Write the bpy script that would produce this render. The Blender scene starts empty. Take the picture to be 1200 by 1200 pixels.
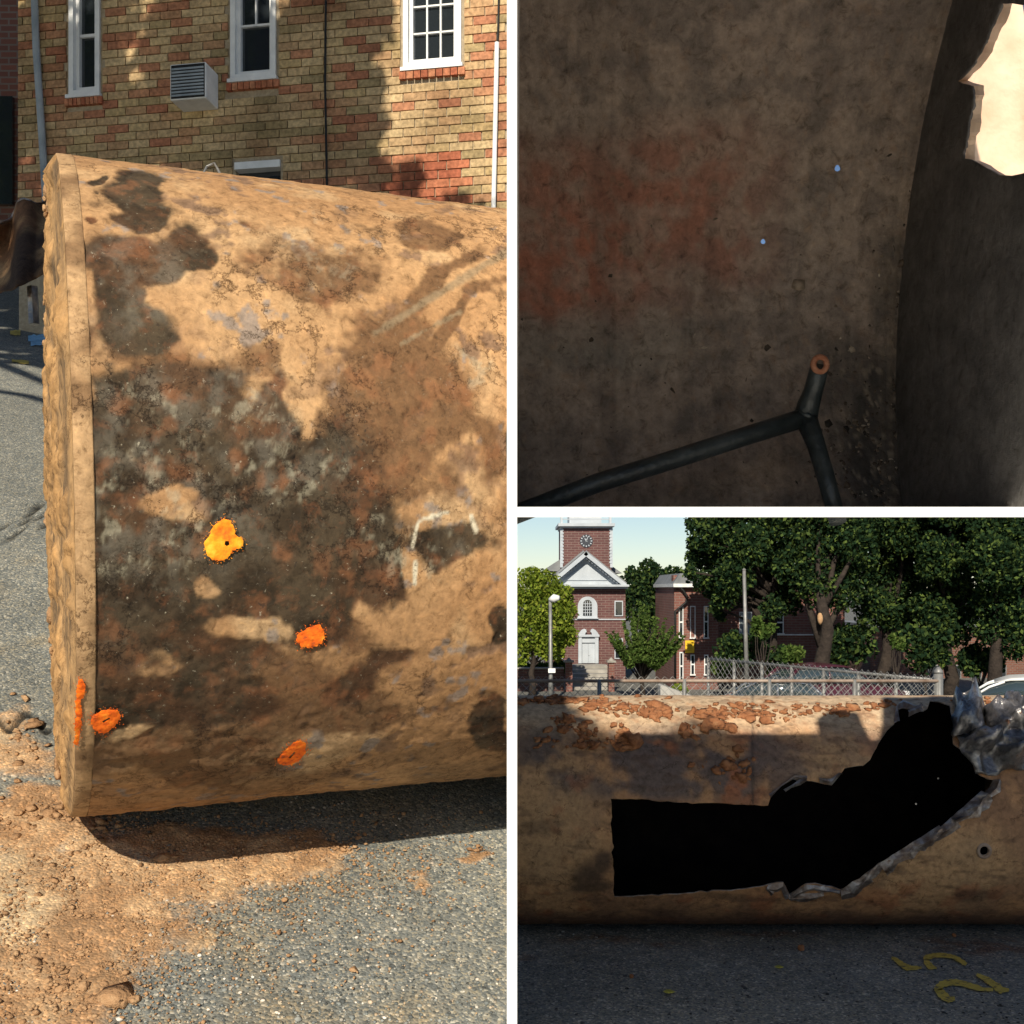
import bpy, bmesh, math, random
import numpy as np
from mathutils import Vector, Matrix
from mathutils.geometry import delaunay_2d_cdt

# ------------------------------------------------------------------ camera, sky, sun, exposure
SC = bpy.context.scene
F, CX, HY = 1310.0, 600.0, 690.0          # focal length, centre column and horizon row of the 1200 px photograph
cam = bpy.data.cameras.new('camera'); camo = bpy.data.objects.new('camera', cam)
SC.collection.objects.link(camo); SC.camera = camo
cam.sensor_width = 36.0; cam.lens = 36.0 * F / 1200.0; cam.shift_y = (HY - 600.0) / 1200.0
cam.clip_start = 0.05; cam.clip_end = 2000.0
camo.location = (0, 0, 0); camo.rotation_euler = (math.radians(90), 0, 0)

SUN_EL, SUN_AZ = math.radians(34), math.radians(190)
SDIR = Vector((math.sin(SUN_AZ) * math.cos(SUN_EL), math.cos(SUN_AZ) * math.cos(SUN_EL), math.sin(SUN_EL)))
W = bpy.data.worlds.new('World'); SC.world = W; W.use_nodes = True
nt = W.node_tree; nt.nodes.clear()
sky = nt.nodes.new('ShaderNodeTexSky'); sky.sky_type = 'NISHITA'; sky.sun_disc = False
sky.sun_elevation = SUN_EL; sky.sun_rotation = SUN_AZ; sky.dust_density = 0.1; sky.air_density = 0.85; sky.ozone_density = 1.8
bg = nt.nodes.new('ShaderNodeBackground'); bg.inputs[1].default_value = 0.057
wo = nt.nodes.new('ShaderNodeOutputWorld')
nt.links.new(sky.outputs[0], bg.inputs[0]); nt.links.new(bg.outputs[0], wo.inputs[0])
sl = bpy.data.lights.new('sun', 'SUN'); sl.energy = 4.0; sl.angle = math.radians(0.5); sl.color = (1.0, 0.9, 0.74)
so = bpy.data.objects.new('sun', sl); SC.collection.objects.link(so)
so.rotation_euler = SDIR.to_track_quat('Z', 'Y').to_euler(); so.location = (-4, -20, 20)
SC.view_settings.view_transform = 'Standard'; SC.view_settings.look = 'None'
SC.view_settings.exposure = 0.6; SC.view_settings.gamma = 1.0; SC.view_settings.use_curve_mapping = False

SC.cycles.max_bounces = 6; SC.cycles.diffuse_bounces = 5; SC.cycles.glossy_bounces = 3; SC.cycles.use_adaptive_sampling = True; SC.cycles.adaptive_threshold = 0.02

COL = SC.collection
RNG = np.random.default_rng(7); random.seed(7)
ORG = {}

# ------------------------------------------------------------------ helpers
def ray(px, py): return np.array([(px - CX) / F, 1.0, (HY - py) / F])
def at(px, py, Y): return ray(px, py) * Y
def proj(P):
    P = np.asarray(P, float); y = np.maximum(P[..., 1], 0.05)
    return CX + F * P[..., 0] / y, HY - F * P[..., 2] / y

def hsh(i, j, k, seed):
    h = (i.astype(np.int64) * 374761393 + j.astype(np.int64) * 668265263 + k.astype(np.int64) * 1274126177 + seed * 974634777) & 0xFFFFFFFF
    h = ((h ^ (h >> 13)) * 1274126177) & 0xFFFFFFFF
    h = ((h ^ (h >> 16)) * 2246822519) & 0xFFFFFFFF
    return ((h ^ (h >> 15)) & 0xFFFFFF) / float(0xFFFFFF)
def vnoise(p, seed=0):
    f = np.floor(p); t = p - f; t = t * t * (3 - 2 * t); i, j, k = f[..., 0], f[..., 1], f[..., 2]
    r = 0
    for a in (0, 1):
        for b in (0, 1):
            for c in (0, 1):
                w = (t[..., 0] if a else 1 - t[..., 0]) * (t[..., 1] if b else 1 - t[..., 1]) * (t[..., 2] if c else 1 - t[..., 2])
                r = r + w * hsh(i + a, j + b, k + c, seed)
    return r
ROT = np.array([[.36, .48, -.8], [-.8, .6, 0], [.48, .64, .6]])
def fbm(p, scale, octaves=4, seed=0, gain=0.5):
    p = np.asarray(p, float) * scale; r = 0; amp = 1; tot = 0
    for o in range(octaves):
        p = p @ ROT; r = r + amp * vnoise(p * (2.03 ** o) + 17.3 * o, seed + o); tot += amp; amp *= gain
    return r / tot
def sstep(a, b, x):
    t = np.clip((x - a) / (b - a), 0, 1); return t * t * (3 - 2 * t)
def mixc(a, b, t):
    return a + (np.asarray(b, float) - a) * np.asarray(t)[..., None]

def tag(o, label=None, cat=None, group=None, kind=None):
    if label: o['label'] = label
    if cat: o['category'] = cat
    if group: o['group'] = group
    if kind: o['kind'] = kind
    return o
def empty(name, loc, label=None, cat=None, group=None):
    o = bpy.data.objects.new(name, None); COL.objects.link(o); o.location = [float(v) for v in loc]
    o.empty_display_size = 0.1; ORG[o] = np.array(loc, float)
    return tag(o, label, cat, group)
def mesh_obj(name, V, Fc, m, parent=None, smooth=False, cols=None, uvs=None):
    V = np.asarray(V, float)
    org = ORG[parent] if parent is not None else np.zeros(3)
    me = bpy.data.meshes.new(name); L = V - org
    if isinstance(Fc, np.ndarray):
        n, k = Fc.shape
        me.vertices.add(len(L)); me.vertices.foreach_set('co', L.astype(np.float32).ravel())
        me.loops.add(n * k); me.loops.foreach_set('vertex_index', Fc.astype(np.int32).ravel())
        me.polygons.add(n); me.polygons.foreach_set('loop_start', np.arange(0, n * k, k, dtype=np.int32))
        me.update(calc_edges=True); me.validate()
    else:
        me.from_pydata([tuple(v) for v in L], [], [tuple(f) for f in Fc]); me.update()
    if cols is not None:
        c = np.ones((len(L), 4), np.float32); c[:, :np.shape(cols)[1]] = cols
        ca = me.color_attributes.new('Col', 'FLOAT_COLOR', 'POINT'); ca.data.foreach_set('color', c.ravel())
    if smooth: me.polygons.foreach_set('use_smooth', np.ones(len(me.polygons), bool))
    for mm in (m if isinstance(m, (list, tuple)) else [m]): me.materials.append(mm)
    o = bpy.data.objects.new(name, me); COL.objects.link(o)
    if parent is not None: o.parent = parent; ORG[o] = ORG[parent]
    else: ORG[o] = np.zeros(3)
    return o
def rebase(o, loc):                           # move a one-mesh thing's origin to its base
    loc = np.array(loc, float); me = o.data
    me.transform(Matrix.Translation(Vector(-loc))); o.location = loc; ORG[o] = loc
    return o

class MB:
    def __init__(s, M=None): s.v = []; s.f = []; s.M = M
    def add(s, vs, fs):
        b = len(s.v)
        if s.M is not None: vs = [s.M @ Vector(v) for v in vs]
        s.v += [tuple(float(c) for c in v) for v in vs]; s.f += [tuple(b + i for i in f) for f in fs]; return s
    def box(s, x0, x1, y0, y1, z0, z1, R=None):
        vs = [(x, y, z) for x in (x0, x1) for y in (y0, y1) for z in (z0, z1)]
        if R is not None: vs = [R(v) for v in vs]
        return s.add(vs, [(0, 1, 3, 2), (4, 6, 7, 5), (0, 4, 5, 1), (2, 3, 7, 6), (0, 2, 6, 4), (1, 5, 7, 3)])
    def tube(s, pts, r, n=8, cap=True):
        pts = [Vector(p) for p in pts]; rs = r if isinstance(r, (list, tuple)) else [r] * len(pts)
        vs, fs = [], []
        for i, p in enumerate(pts):
            d = (pts[min(i + 1, len(pts) - 1)] - pts[max(i - 1, 0)]).normalized()
            a = d.orthogonal() if i == 0 else (a0 - d * a0.dot(d))
            a.normalize(); a0 = a; b = d.cross(a)
            for k in range(n):
                t = 2 * math.pi * k / n; vs.append(p + (a * math.cos(t) + b * math.sin(t)) * rs[i])
        for i in range(len(pts) - 1):
            for k in range(n):
                fs.append((i * n + k, i * n + (k + 1) % n, (i + 1) * n + (k + 1) % n, (i + 1) * n + k))
        if cap: fs.append(tuple(range(n))[::-1]); fs.append(tuple((len(pts) - 1) * n + k for k in range(n)))
        return s.add(vs, fs)
    def prism(s, poly, fn, d0, d1):            # poly (u,v) extruded between depths d0..d1 through fn(u,v,d)
        n = len(poly); vs = [fn(u, v, d0) for u, v in poly] + [fn(u, v, d1) for u, v in poly]
        return s.add(vs, [tuple(range(n))[::-1], tuple(range(n, 2 * n))] + [(i, (i + 1) % n, n + (i + 1) % n, n + i) for i in range(n)])
    def build(s, name, m, parent=None, smooth=False, bevel=0):
        o = mesh_obj(name, np.array(s.v), s.f, m, parent, smooth)
        bm = bmesh.new(); bm.from_mesh(o.data); bmesh.ops.recalc_face_normals(bm, faces=bm.faces)
        if bevel: bmesh.ops.bevel(bm, geom=bm.edges[:], offset=bevel, segments=1, affect='EDGES')
        bm.to_mesh(o.data); bm.free()
        return o

# ------------------------------------------------------------------ materials
def N(nt, t, **kw):
    n = nt.nodes.new(t)
    for k, v in kw.items(): setattr(n, k, v)
    return n
def base_mat(name):
    m = bpy.data.materials.new(name); m.use_nodes = True; nt = m.node_tree
    return m, nt, nt.nodes['Principled BSDF'], nt.nodes['Material Output']
def ramp(nt, stops, interp='LINEAR'):
    r = N(nt, 'ShaderNodeValToRGB'); r.color_ramp.interpolation = interp
    e = r.color_ramp.elements
    while len(e) < len(stops): e.new(0.5)
    for i, (p, c) in enumerate(stops): e[i].position = p; e[i].color = (*c, 1)
    return r
def noisy(name, stops, scale=5.0, rough=0.8, bump=0.2, metallic=0.0, detail=8.0, bscale=None, dist=0.02, spec=0.3, nrough=0.6, distort=0.0):
    m, nt, p, o = base_mat(name); L = nt.links.new
    tc = N(nt, 'ShaderNodeTexCoord'); n = N(nt, 'ShaderNodeTexNoise'); n.inputs['Scale'].default_value = scale
    n.inputs['Detail'].default_value = detail; n.inputs['Roughness'].default_value = nrough; n.inputs['Distortion'].default_value = distort
    L(tc.outputs['Object'], n.inputs['Vector']); r = ramp(nt, stops); L(n.outputs['Fac'], r.inputs[0]); L(r.outputs[0], p.inputs['Base Color'])
    p.inputs['Roughness'].default_value = rough; p.inputs['Metallic'].default_value = metallic; p.inputs['Specular IOR Level'].default_value = spec
    if bump:
        n2 = N(nt, 'ShaderNodeTexNoise'); n2.inputs['Scale'].default_value = bscale or scale * 4; n2.inputs['Detail'].default_value = 6
        L(tc.outputs['Object'], n2.inputs['Vector']); b = N(nt, 'ShaderNodeBump'); b.inputs['Strength'].default_value = bump; b.inputs['Distance'].default_value = dist
        L(n2.outputs['Fac'], b.inputs['Height']); L(b.outputs[0], p.inputs['Normal'])
    return m
def attr_mat(name, fine=60.0, amp=0.5, rough=0.85, bump=0.5, dist=0.004, spec=0.25, speck=None, pits=None, crack=0.022):
    m, nt, p, o = base_mat(name); L = nt.links.new
    tc = N(nt, 'ShaderNodeTexCoord'); a = N(nt, 'ShaderNodeVertexColor', layer_name='Col')
    n = N(nt, 'ShaderNodeTexNoise'); n.inputs['Scale'].default_value = fine; n.inputs['Detail'].default_value = 8; n.inputs['Roughness'].default_value = 0.7
    L(tc.outputs['Object'], n.inputs['Vector'])
    mr = N(nt, 'ShaderNodeMapRange'); mr.inputs[1].default_value = 0.3; mr.inputs[2].default_value = 0.7
    mr.inputs[3].default_value = 1 - amp; mr.inputs[4].default_value = 1 + amp * 0.7; L(n.outputs['Fac'], mr.inputs[0])
    mx = N(nt, 'ShaderNodeMix', data_type='RGBA', blend_type='MULTIPLY'); mx.inputs[0].default_value = 1
    L(a.outputs[0], mx.inputs[6]); L(mr.outputs[0], mx.inputs[7])
    out = mx.outputs[2]
    if pits:                                     # dark pits, pale flakes and hairline cracks of the crust
        n3 = N(nt, 'ShaderNodeTexNoise'); n3.inputs['Scale'].default_value = pits; n3.inputs['Detail'].default_value = 10; n3.inputs['Roughness'].default_value = 0.75; n3.inputs['Distortion'].default_value = 0.6
        L(tc.outputs['Object'], n3.inputs['Vector'])
        r3 = ramp(nt, [(0.3, (0.3, 0.27, 0.24)), (0.42, (0.8, 0.78, 0.75)), (0.5, (1, 1, 1)), (0.6, (1.05, 1.03, 1.0)), (0.72, (1.45, 1.38, 1.25))]); L(n3.outputs['Fac'], r3.inputs[0])
        m3 = N(nt, 'ShaderNodeMix', data_type='RGBA', blend_type='MULTIPLY'); m3.inputs[0].default_value = 1; L(out, m3.inputs[6]); L(r3.outputs[0], m3.inputs[7])
        vo = N(nt, 'ShaderNodeTexVoronoi', feature='DISTANCE_TO_EDGE'); vo.inputs['Scale'].default_value = pits * 0.28
        vm = N(nt, 'ShaderNodeVectorMath', operation='ADD'); sc3 = N(nt, 'ShaderNodeVectorMath', operation='SCALE'); sc3.inputs['Scale'].default_value = 0.16
        L(n.outputs['Color'], sc3.inputs[0]); L(tc.outputs['Object'], vm.inputs[0]); L(sc3.outputs[0], vm.inputs[1]); L(vm.outputs[0], vo.inputs['Vector'])
        nm = N(nt, 'ShaderNodeTexNoise'); nm.inputs['Scale'].default_value = 3.0; nm.inputs['Detail'].default_value = 3; L(tc.outputs['Object'], nm.inputs['Vector'])
        gate = N(nt, 'ShaderNodeMapRange'); gate.inputs[1].default_value = 0.48; gate.inputs[2].default_value = 0.6; gate.inputs[3].default_value = 0.0; gate.inputs[4].default_value = crack; L(nm.outputs['Fac'], gate.inputs[0])
        cr = N(nt, 'ShaderNodeMath', operation='LESS_THAN'); L(vo.outputs['Distance'], cr.inputs[0]); L(gate.outputs[0], cr.inputs[1])
        m4 = N(nt, 'ShaderNodeMix', data_type='RGBA', blend_type='MULTIPLY'); m4.inputs[7].default_value = (0.4, 0.36, 0.33, 1); L(cr.outputs[0], m4.inputs[0]); L(m3.outputs[2], m4.inputs[6])
        out = m4.outputs[2]
        iv = N(nt, 'ShaderNodeMath', operation='SUBTRACT'); iv.inputs[0].default_value = 1; L(a.outputs['Alpha'], iv.inputs[1])
        for sc_, lo_, hi_, colr, k_ in ((pits * 0.55, .54, .66, (0.17, 0.07, 0.032), .4), (pits * 1.1, .58, .68, (0.12, 0.1, 0.07), .4), (pits * 2.4, .63, .7, (0.4, 0.36, 0.27), .7), (pits * 1.7, .58, .66, (0.03, 0.022, 0.016), .7)):
            q = N(nt, 'ShaderNodeTexNoise'); q.inputs['Scale'].default_value = sc_; q.inputs['Detail'].default_value = 6; q.inputs['Roughness'].default_value = .7; q.inputs['Distortion'].default_value = .4
            of_ = N(nt, 'ShaderNodeVectorMath', operation='ADD'); of_.inputs[1].default_value = (sc_, 3 * sc_, 7); L(tc.outputs['Object'], of_.inputs[0]); L(of_.outputs[0], q.inputs['Vector'])
            mp = N(nt, 'ShaderNodeMapRange'); mp.inputs[1].default_value = lo_; mp.inputs[2].default_value = hi_; mp.inputs[3].default_value = 0; mp.inputs[4].default_value = k_; L(q.outputs['Fac'], mp.inputs[0])
            ml = N(nt, 'ShaderNodeMath', operation='MULTIPLY'); L(mp.outputs[0], ml.inputs[0]); L(iv.outputs[0], ml.inputs[1])
            mm_ = N(nt, 'ShaderNodeMix', data_type='RGBA'); L(ml.outputs[0], mm_.inputs[0]); L(out, mm_.inputs[6]); mm_.inputs[7].default_value = (*colr, 1); out = mm_.outputs[2]
    if speck:                                    # aggregate: voronoi stones tinted over the colour
        v = N(nt, 'ShaderNodeTexVoronoi'); v.inputs['Scale'].default_value = speck; L(tc.outputs['Object'], v.inputs['Vector'])
        sp = N(nt, 'ShaderNodeSeparateColor'); L(v.outputs['Color'], sp.inputs[0])
        r = ramp(nt, [(0.0, (0.35, 0.4, 0.42)), (0.35, (0.75, 0.82, 0.85)), (0.7, (1.1, 1.1, 1.02)), (0.88, (1.5, 1.35, 1.05)), (1.0, (2.4, 2.3, 2.1))]); L(sp.outputs[0], r.inputs[0])
        m2 = N(nt, 'ShaderNodeMix', data_type='RGBA', blend_type='MULTIPLY'); m2.inputs[0].default_value = 0.85; L(out, m2.inputs[6]); L(r.outputs[0], m2.inputs[7]); out = m2.outputs[2]; L(a.outputs['Alpha'], m2.inputs[0])
    L(out, p.inputs['Base Color']); p.inputs['Roughness'].default_value = rough; p.inputs['Specular IOR Level'].default_value = spec
    b = N(nt, 'ShaderNodeBump'); b.inputs['Strength'].default_value = bump; b.inputs['Distance'].default_value = dist
    if speck: 
        inv = N(nt, 'ShaderNodeMath', operation='SUBTRACT'); inv.inputs[0].default_value = 1; L(v.outputs['Distance'], inv.inputs[1]); L(inv.outputs[0], b.inputs['Height'])
    elif pits:
        ad = N(nt, 'ShaderNodeMath', operation='ADD'); L(n.outputs['Fac'], ad.inputs[0]); L(n3.outputs['Fac'], ad.inputs[1]); sb = N(nt, 'ShaderNodeMath', operation='MULTIPLY_ADD'); L(cr.outputs[0], sb.inputs[0]); sb.inputs[1].default_value = -0.4; L(ad.outputs[0], sb.inputs[2]); L(sb.outputs[0], b.inputs['Height'])
    else: L(n.outputs['Fac'], b.inputs['Height'])
    L(b.outputs[0], p.inputs['Normal'])
    return m
def random_mat(name, stops, island=False, rough=0.85, nscale=30, amp=0.35, bump=0.4):
    m, nt, p, o = base_mat(name); L = nt.links.new
    src = N(nt, 'ShaderNodeNewGeometry').outputs['Random Per Island'] if island else N(nt, 'ShaderNodeObjectInfo').outputs['Random']
    r = ramp(nt, stops); L(src, r.inputs[0])
    tc = N(nt, 'ShaderNodeTexCoord'); n = N(nt, 'ShaderNodeTexNoise'); n.inputs['Scale'].default_value = nscale; n.inputs['Detail'].default_value = 8
    geo = N(nt, 'ShaderNodeNewGeometry'); L(geo.outputs['Position'], n.inputs['Vector'])
    mr = N(nt, 'ShaderNodeMapRange'); mr.inputs[1].default_value = 0.3; mr.inputs[2].default_value = 0.7; mr.inputs[3].default_value = 1 - amp; mr.inputs[4].default_value = 1 + amp; L(n.outputs['Fac'], mr.inputs[0])
    mx = N(nt, 'ShaderNodeMix', data_type='RGBA', blend_type='MULTIPLY'); mx.inputs[0].default_value = 1; L(r.outputs[0], mx.inputs[6]); L(mr.outputs[0], mx.inputs[7])
    g1 = N(nt, 'ShaderNodeTexNoise'); g1.inputs['Scale'].default_value = 1.1; g1.inputs['Detail'].default_value = 6; L(geo.outputs['Position'], g1.inputs['Vector']); g2 = ramp(nt, [(.32, (.55, .52, .48)), (.5, (.92, .9, .88)), (.68, (1.1, 1.08, 1.05))]); L(g1.outputs['Fac'], g2.inputs[0])
    mg = N(nt, 'ShaderNodeMix', data_type='RGBA', blend_type='MULTIPLY'); mg.inputs[0].default_value = 1; L(mx.outputs[2], mg.inputs[6]); L(g2.outputs[0], mg.inputs[7])
    L(mg.outputs[2], p.inputs['Base Color']); p.inputs['Roughness'].default_value = rough; p.inputs['Specular IOR Level'].default_value = 0.2
    b = N(nt, 'ShaderNodeBump'); b.inputs['Strength'].default_value = bump; b.inputs['Distance'].default_value = 0.004; L(n.outputs['Fac'], b.inputs['Height']); L(b.outputs[0], p.inputs['Normal'])
    return m
def leaf_mat(name, c0, c1, c2, trans=0.4):
    m, nt, p, o = base_mat(name); L = nt.links.new; nt.nodes.remove(p)
    g = N(nt, 'ShaderNodeNewGeometry'); r = ramp(nt, [(0, c0), (0.6, c1), (1, c2)]); L(g.outputs['Random Per Island'], r.inputs[0])
    d = N(nt, 'ShaderNodeBsdfDiffuse'); t = N(nt, 'ShaderNodeBsdfTranslucent'); mx = N(nt, 'ShaderNodeMixShader'); mx.inputs[0].default_value = trans
    L(r.outputs[0], d.inputs[0]); L(r.outputs[0], t.inputs[0]); L(d.outputs[0], mx.inputs[1]); L(t.outputs[0], mx.inputs[2]); L(mx.outputs[0], o.inputs[0])
    return m
def brick_mat(name, c1, c2, mortar, bw=0.3, bh=0.1, rough=0.85, ms=0.012):
    m, nt, p, o = base_mat(name); L = nt.links.new
    tc = N(nt, 'ShaderNodeTexCoord'); sp = N(nt, 'ShaderNodeSeparateXYZ'); L(tc.outputs['Object'], sp.inputs[0])
    ad = N(nt, 'ShaderNodeMath', operation='ADD'); L(sp.outputs[0], ad.inputs[0]); L(sp.outputs[1], ad.inputs[1])
    cb = N(nt, 'ShaderNodeCombineXYZ'); L(ad.outputs[0], cb.inputs[0]); L(sp.outputs[2], cb.inputs[1])
    b = N(nt, 'ShaderNodeTexBrick'); b.inputs['Scale'].default_value = 1; b.inputs['Brick Width'].default_value = bw; b.inputs['Row Height'].default_value = bh
    b.inputs['Mortar Size'].default_value = ms; b.inputs['Color1'].default_value = (*c1, 1); b.inputs['Color2'].default_value = (*c2, 1); b.inputs['Mortar'].default_value = (*mortar, 1)
    L(cb.outputs[0], b.inputs['Vector']); n = N(nt, 'ShaderNodeTexNoise'); n.inputs['Scale'].default_value = 1.5; n.inputs['Detail'].default_value = 8; L(tc.outputs['Object'], n.inputs['Vector'])
    mx = N(nt, 'ShaderNodeMix', data_type='RGBA', blend_type='MULTIPLY'); mx.inputs[0].default_value = 0.5; L(b.outputs['Color'], mx.inputs[6]); L(n.outputs['Fac'], mx.inputs[7])
    L(mx.outputs[2], p.inputs['Base Color']); p.inputs['Roughness'].default_value = rough
    bp = N(nt, 'ShaderNodeBump'); bp.inputs['Strength'].default_value = 0.4; bp.inputs['Distance'].default_value = 0.01; L(b.outputs['Fac'], bp.inputs['Height']); bp.invert = True; L(bp.outputs[0], p.inputs['Normal'])
    return m
def glass_mat(name, c=(0.02, 0.025, 0.03), rough=0.06):
    m, nt, p, o = base_mat(name); p.inputs['Base Color'].default_value = (*c, 1); p.inputs['Roughness'].default_value = rough
    p.inputs['Specular IOR Level'].default_value = 0.9; p.inputs['Coat Weight'].default_value = 0.5
    n = N(nt, 'ShaderNodeTexNoise'); n.inputs['Scale'].default_value = 2.0; b = N(nt, 'ShaderNodeBump'); b.inputs['Strength'].default_value = 0.03
    nt.links.new(n.outputs[0], b.inputs['Height']); nt.links.new(b.outputs[0], p.inputs['Normal'])
    return m

M = {}
M['tank'] = attr_mat('tank_crust', fine=38, amp=0.3, rough=0.9, bump=0.7, dist=0.0038, pits=30)
M['tank2'] = attr_mat('tank_rust', fine=14, amp=0.35, rough=0.75, bump=0.5, dist=0.01, spec=0.4, pits=9, crack=0.008)
M['tank3'] = attr_mat('tank_inside', fine=22, amp=0.3, rough=0.6, bump=0.9, dist=0.01, spec=0.5, pits=13, crack=0.0)
M['lot'] = attr_mat('lot_asphalt', fine=8, amp=0.22, rough=0.85, bump=0.9, dist=0.004, speck=115)
M['yard'] = attr_mat('yard_asphalt', fine=5, amp=0.3, rough=0.9, bump=0.6, dist=0.006, speck=45)
M['soil'] = noisy('orange_soil', [(0.25, (0.16, 0.09, 0.045)), (0.5, (0.38, 0.22, 0.11)), (0.75, (0.5, 0.33, 0.18))], 14, 0.95, 0.8, bscale=60)
M['clod'] = noisy('rust_soil', [(0.25, (0.12, 0.045, 0.02)), (0.5, (0.28, 0.115, 0.05)), (0.75, (0.4, 0.2, 0.095))], 9, 0.95, 0.8, bscale=40)
M['inner_dark'] = noisy('tank_inner_dark', [(0.3, (0.006, 0.005, 0.006)), (0.7, (0.016, 0.012, 0.01))], 3, 0.95, 0.3, spec=0.02)  # near-black stands in for the darkness inside the cut tank
M['steel'] = noisy('torn_steel', [(0.3, (0.05, 0.05, 0.055)), (0.5, (0.22, 0.21, 0.21)), (0.58, (0.34, 0.32, 0.31)), (0.66, (0.2, 0.1, 0.055))], 6, 0.3, 0.6, metallic=0.75, bscale=11, dist=0.04)
M['steel_edge'] = noisy('torn_edge', [(0.3, (0.1, 0.06, 0.04)), (0.5, (0.22, 0.18, 0.16)), (0.62, (0.4, 0.38, 0.37)), (0.72, (0.2, 0.1, 0.06))], 7, 0.38, 0.6, metallic=0.6, bscale=20, dist=0.02)
M['white'] = noisy('white_paint', [(0.3, (0.76, 0.76, 0.75)), (0.7, (0.84, 0.84, 0.83))], 3, 0.6, 0.1)
M['trim'] = noisy('old_white_trim', [(0.3, (0.62, 0.63, 0.63)), (0.7, (0.82, 0.82, 0.8))], 6, 0.5, 0.15)
M['mortar'] = noisy('mortar', [(0.3, (0.3, 0.24, 0.16)), (0.7, (0.46, 0.38, 0.27))], 30, 0.95, 0.5)
BR = [(0.0, (0.36, 0.15, 0.085)), (0.16, (0.42, 0.2, 0.11)), (0.28, (0.42, 0.26, 0.14)), (0.5, (0.46, 0.33, 0.18)), (0.68, (0.52, 0.39, 0.22)), (0.85, (0.44, 0.32, 0.16)), (1.0, (0.3, 0.23, 0.12))]
M['brick'] = random_mat('buff_brick', BR); M['brick_i'] = random_mat('buff_brick_field', BR, island=True)
M['redbrick'] = random_mat('red_patch_brick', [(0, (0.36, 0.11, 0.06)), (0.5, (0.46, 0.17, 0.09)), (1, (0.5, 0.22, 0.12))])
M['glass'] = glass_mat('window_glass')
M['orange'] = noisy('orange_marking_paint', [(0.3, (0.3, 0.07, 0.02)), (0.4, (0.8, 0.12, 0.008)), (0.55, (1.0, 0.2, 0.012)), (0.7, (1.0, 0.36, 0.03))], 38, 0.85, 0.9, bscale=50, dist=0.006)
M['yellow_o'] = noisy('yellow_orange_marking_paint', [(0.28, (0.35, 0.1, 0.02)), (0.4, (0.95, 0.2, 0.01)), (0.55, (1.0, 0.36, 0.015)), (0.72, (1.0, 0.52, 0.05))], 30, 0.85, 0.9, bscale=50, dist=0.006)
M['pipe_grey'] = noisy('grey_pipe', [(0.3, (0.2, 0.24, 0.27)), (0.7, (0.36, 0.4, 0.43))], 4, 0.5, 0.1)
M['black'] = noisy('black_rubber', [(0.3, (0.008, 0.008, 0.008)), (0.7, (0.02, 0.02, 0.02))], 8, 0.6, 0.1)
M['pipe_in'] = noisy('coated_pipe', [(0.3, (0.012, 0.018, 0.02)), (0.6, (0.04, 0.05, 0.052)), (0.8, (0.1, 0.1, 0.1))], 7, 0.4, 0.4, spec=0.6)
M['rustring'] = noisy('rusty_pipe_rim', [(0.3, (0.3, 0.1, 0.05)), (0.7, (0.55, 0.27, 0.16))], 20, 0.8, 0.5)
M['pale_plate'] = noisy('pale_lip_and_plate', [(0.3, (0.7, 0.46, 0.32)), (0.7, (0.85, 0.66, 0.5))], 4, 0.7, 0.3)
M['galv'] = noisy('galvanised_steel', [(0.3, (0.17, 0.17, 0.165)), (0.7, (0.3, 0.3, 0.29))], 5, 0.5, 0.1, metallic=0.4)
M['rail'] = noisy('rusty_rail', [(0.3, (0.2, 0.13, 0.09)), (0.7, (0.42, 0.34, 0.28))], 3, 0.7, 0.1)
M['church'] = brick_mat('church_brick', (0.125, 0.052, 0.05), (0.165, 0.068, 0.062), (0.24, 0.17, 0.15), 0.34, 0.11)
M['hall'] = brick_mat('hall_brick', (0.22, 0.085, 0.065), (0.28, 0.11, 0.085), (0.28, 0.2, 0.17), 0.34, 0.11)
M['lowwall'] = brick_mat('low_wall_brick', (0.1, 0.04, 0.035), (0.14, 0.055, 0.045), (0.16, 0.12, 0.1), 0.3, 0.1)
M['darkbrick'] = brick_mat('dark_brick', (0.16, 0.06, 0.04), (0.22, 0.08, 0.05), (0.2, 0.15, 0.12), 0.225, 0.085)
M['palewhite'] = noisy('church_shaded_white', [(0.3, (0.36, 0.4, 0.44)), (0.7, (0.47, 0.51, 0.55))], 2, 0.6, 0.05)  # white dulled and blued to carry the shade on the church front
M['slate'] = noisy('slate_roof', [(0.3, (0.13, 0.14, 0.15)), (0.7, (0.22, 0.23, 0.24))], 2, 0.7, 0.2)
M['stone'] = noisy('step_stone', [(0.3, (0.2, 0.19, 0.17)), (0.7, (0.4, 0.38, 0.34))], 2, 0.9, 0.3)
M['clock'] = noisy('clock_face', [(0.3, (0.03, 0.035, 0.045)), (0.7, (0.05, 0.055, 0.07))], 2, 0.6, 0.05)
M['yellow'] = noisy('yellow_sign', [(0.3, (0.75, 0.45, 0.02)), (0.7, (0.85, 0.55, 0.03))], 3, 0.5, 0.05)
M['bark'] = noisy('bark', [(0.3, (0.016, 0.012, 0.01)), (0.7, (0.05, 0.038, 0.03))], 4, 0.95, 0.8, bscale=12, dist=0.05)
M['scar'] = noisy('bare_wood', [(0.3, (0.38, 0.22, 0.11)), (0.7, (0.5, 0.32, 0.17))], 8, 0.9, 0.3)
M['leaf_bright'] = leaf_mat('bright_leaf', (0.09, 0.14, 0.02), (0.2, 0.27, 0.035), (0.36, 0.4, 0.06))
M['leaf_mid'] = leaf_mat('mid_leaf', (0.05, 0.09, 0.02), (0.09, 0.15, 0.035), (0.17, 0.23, 0.06))
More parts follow.
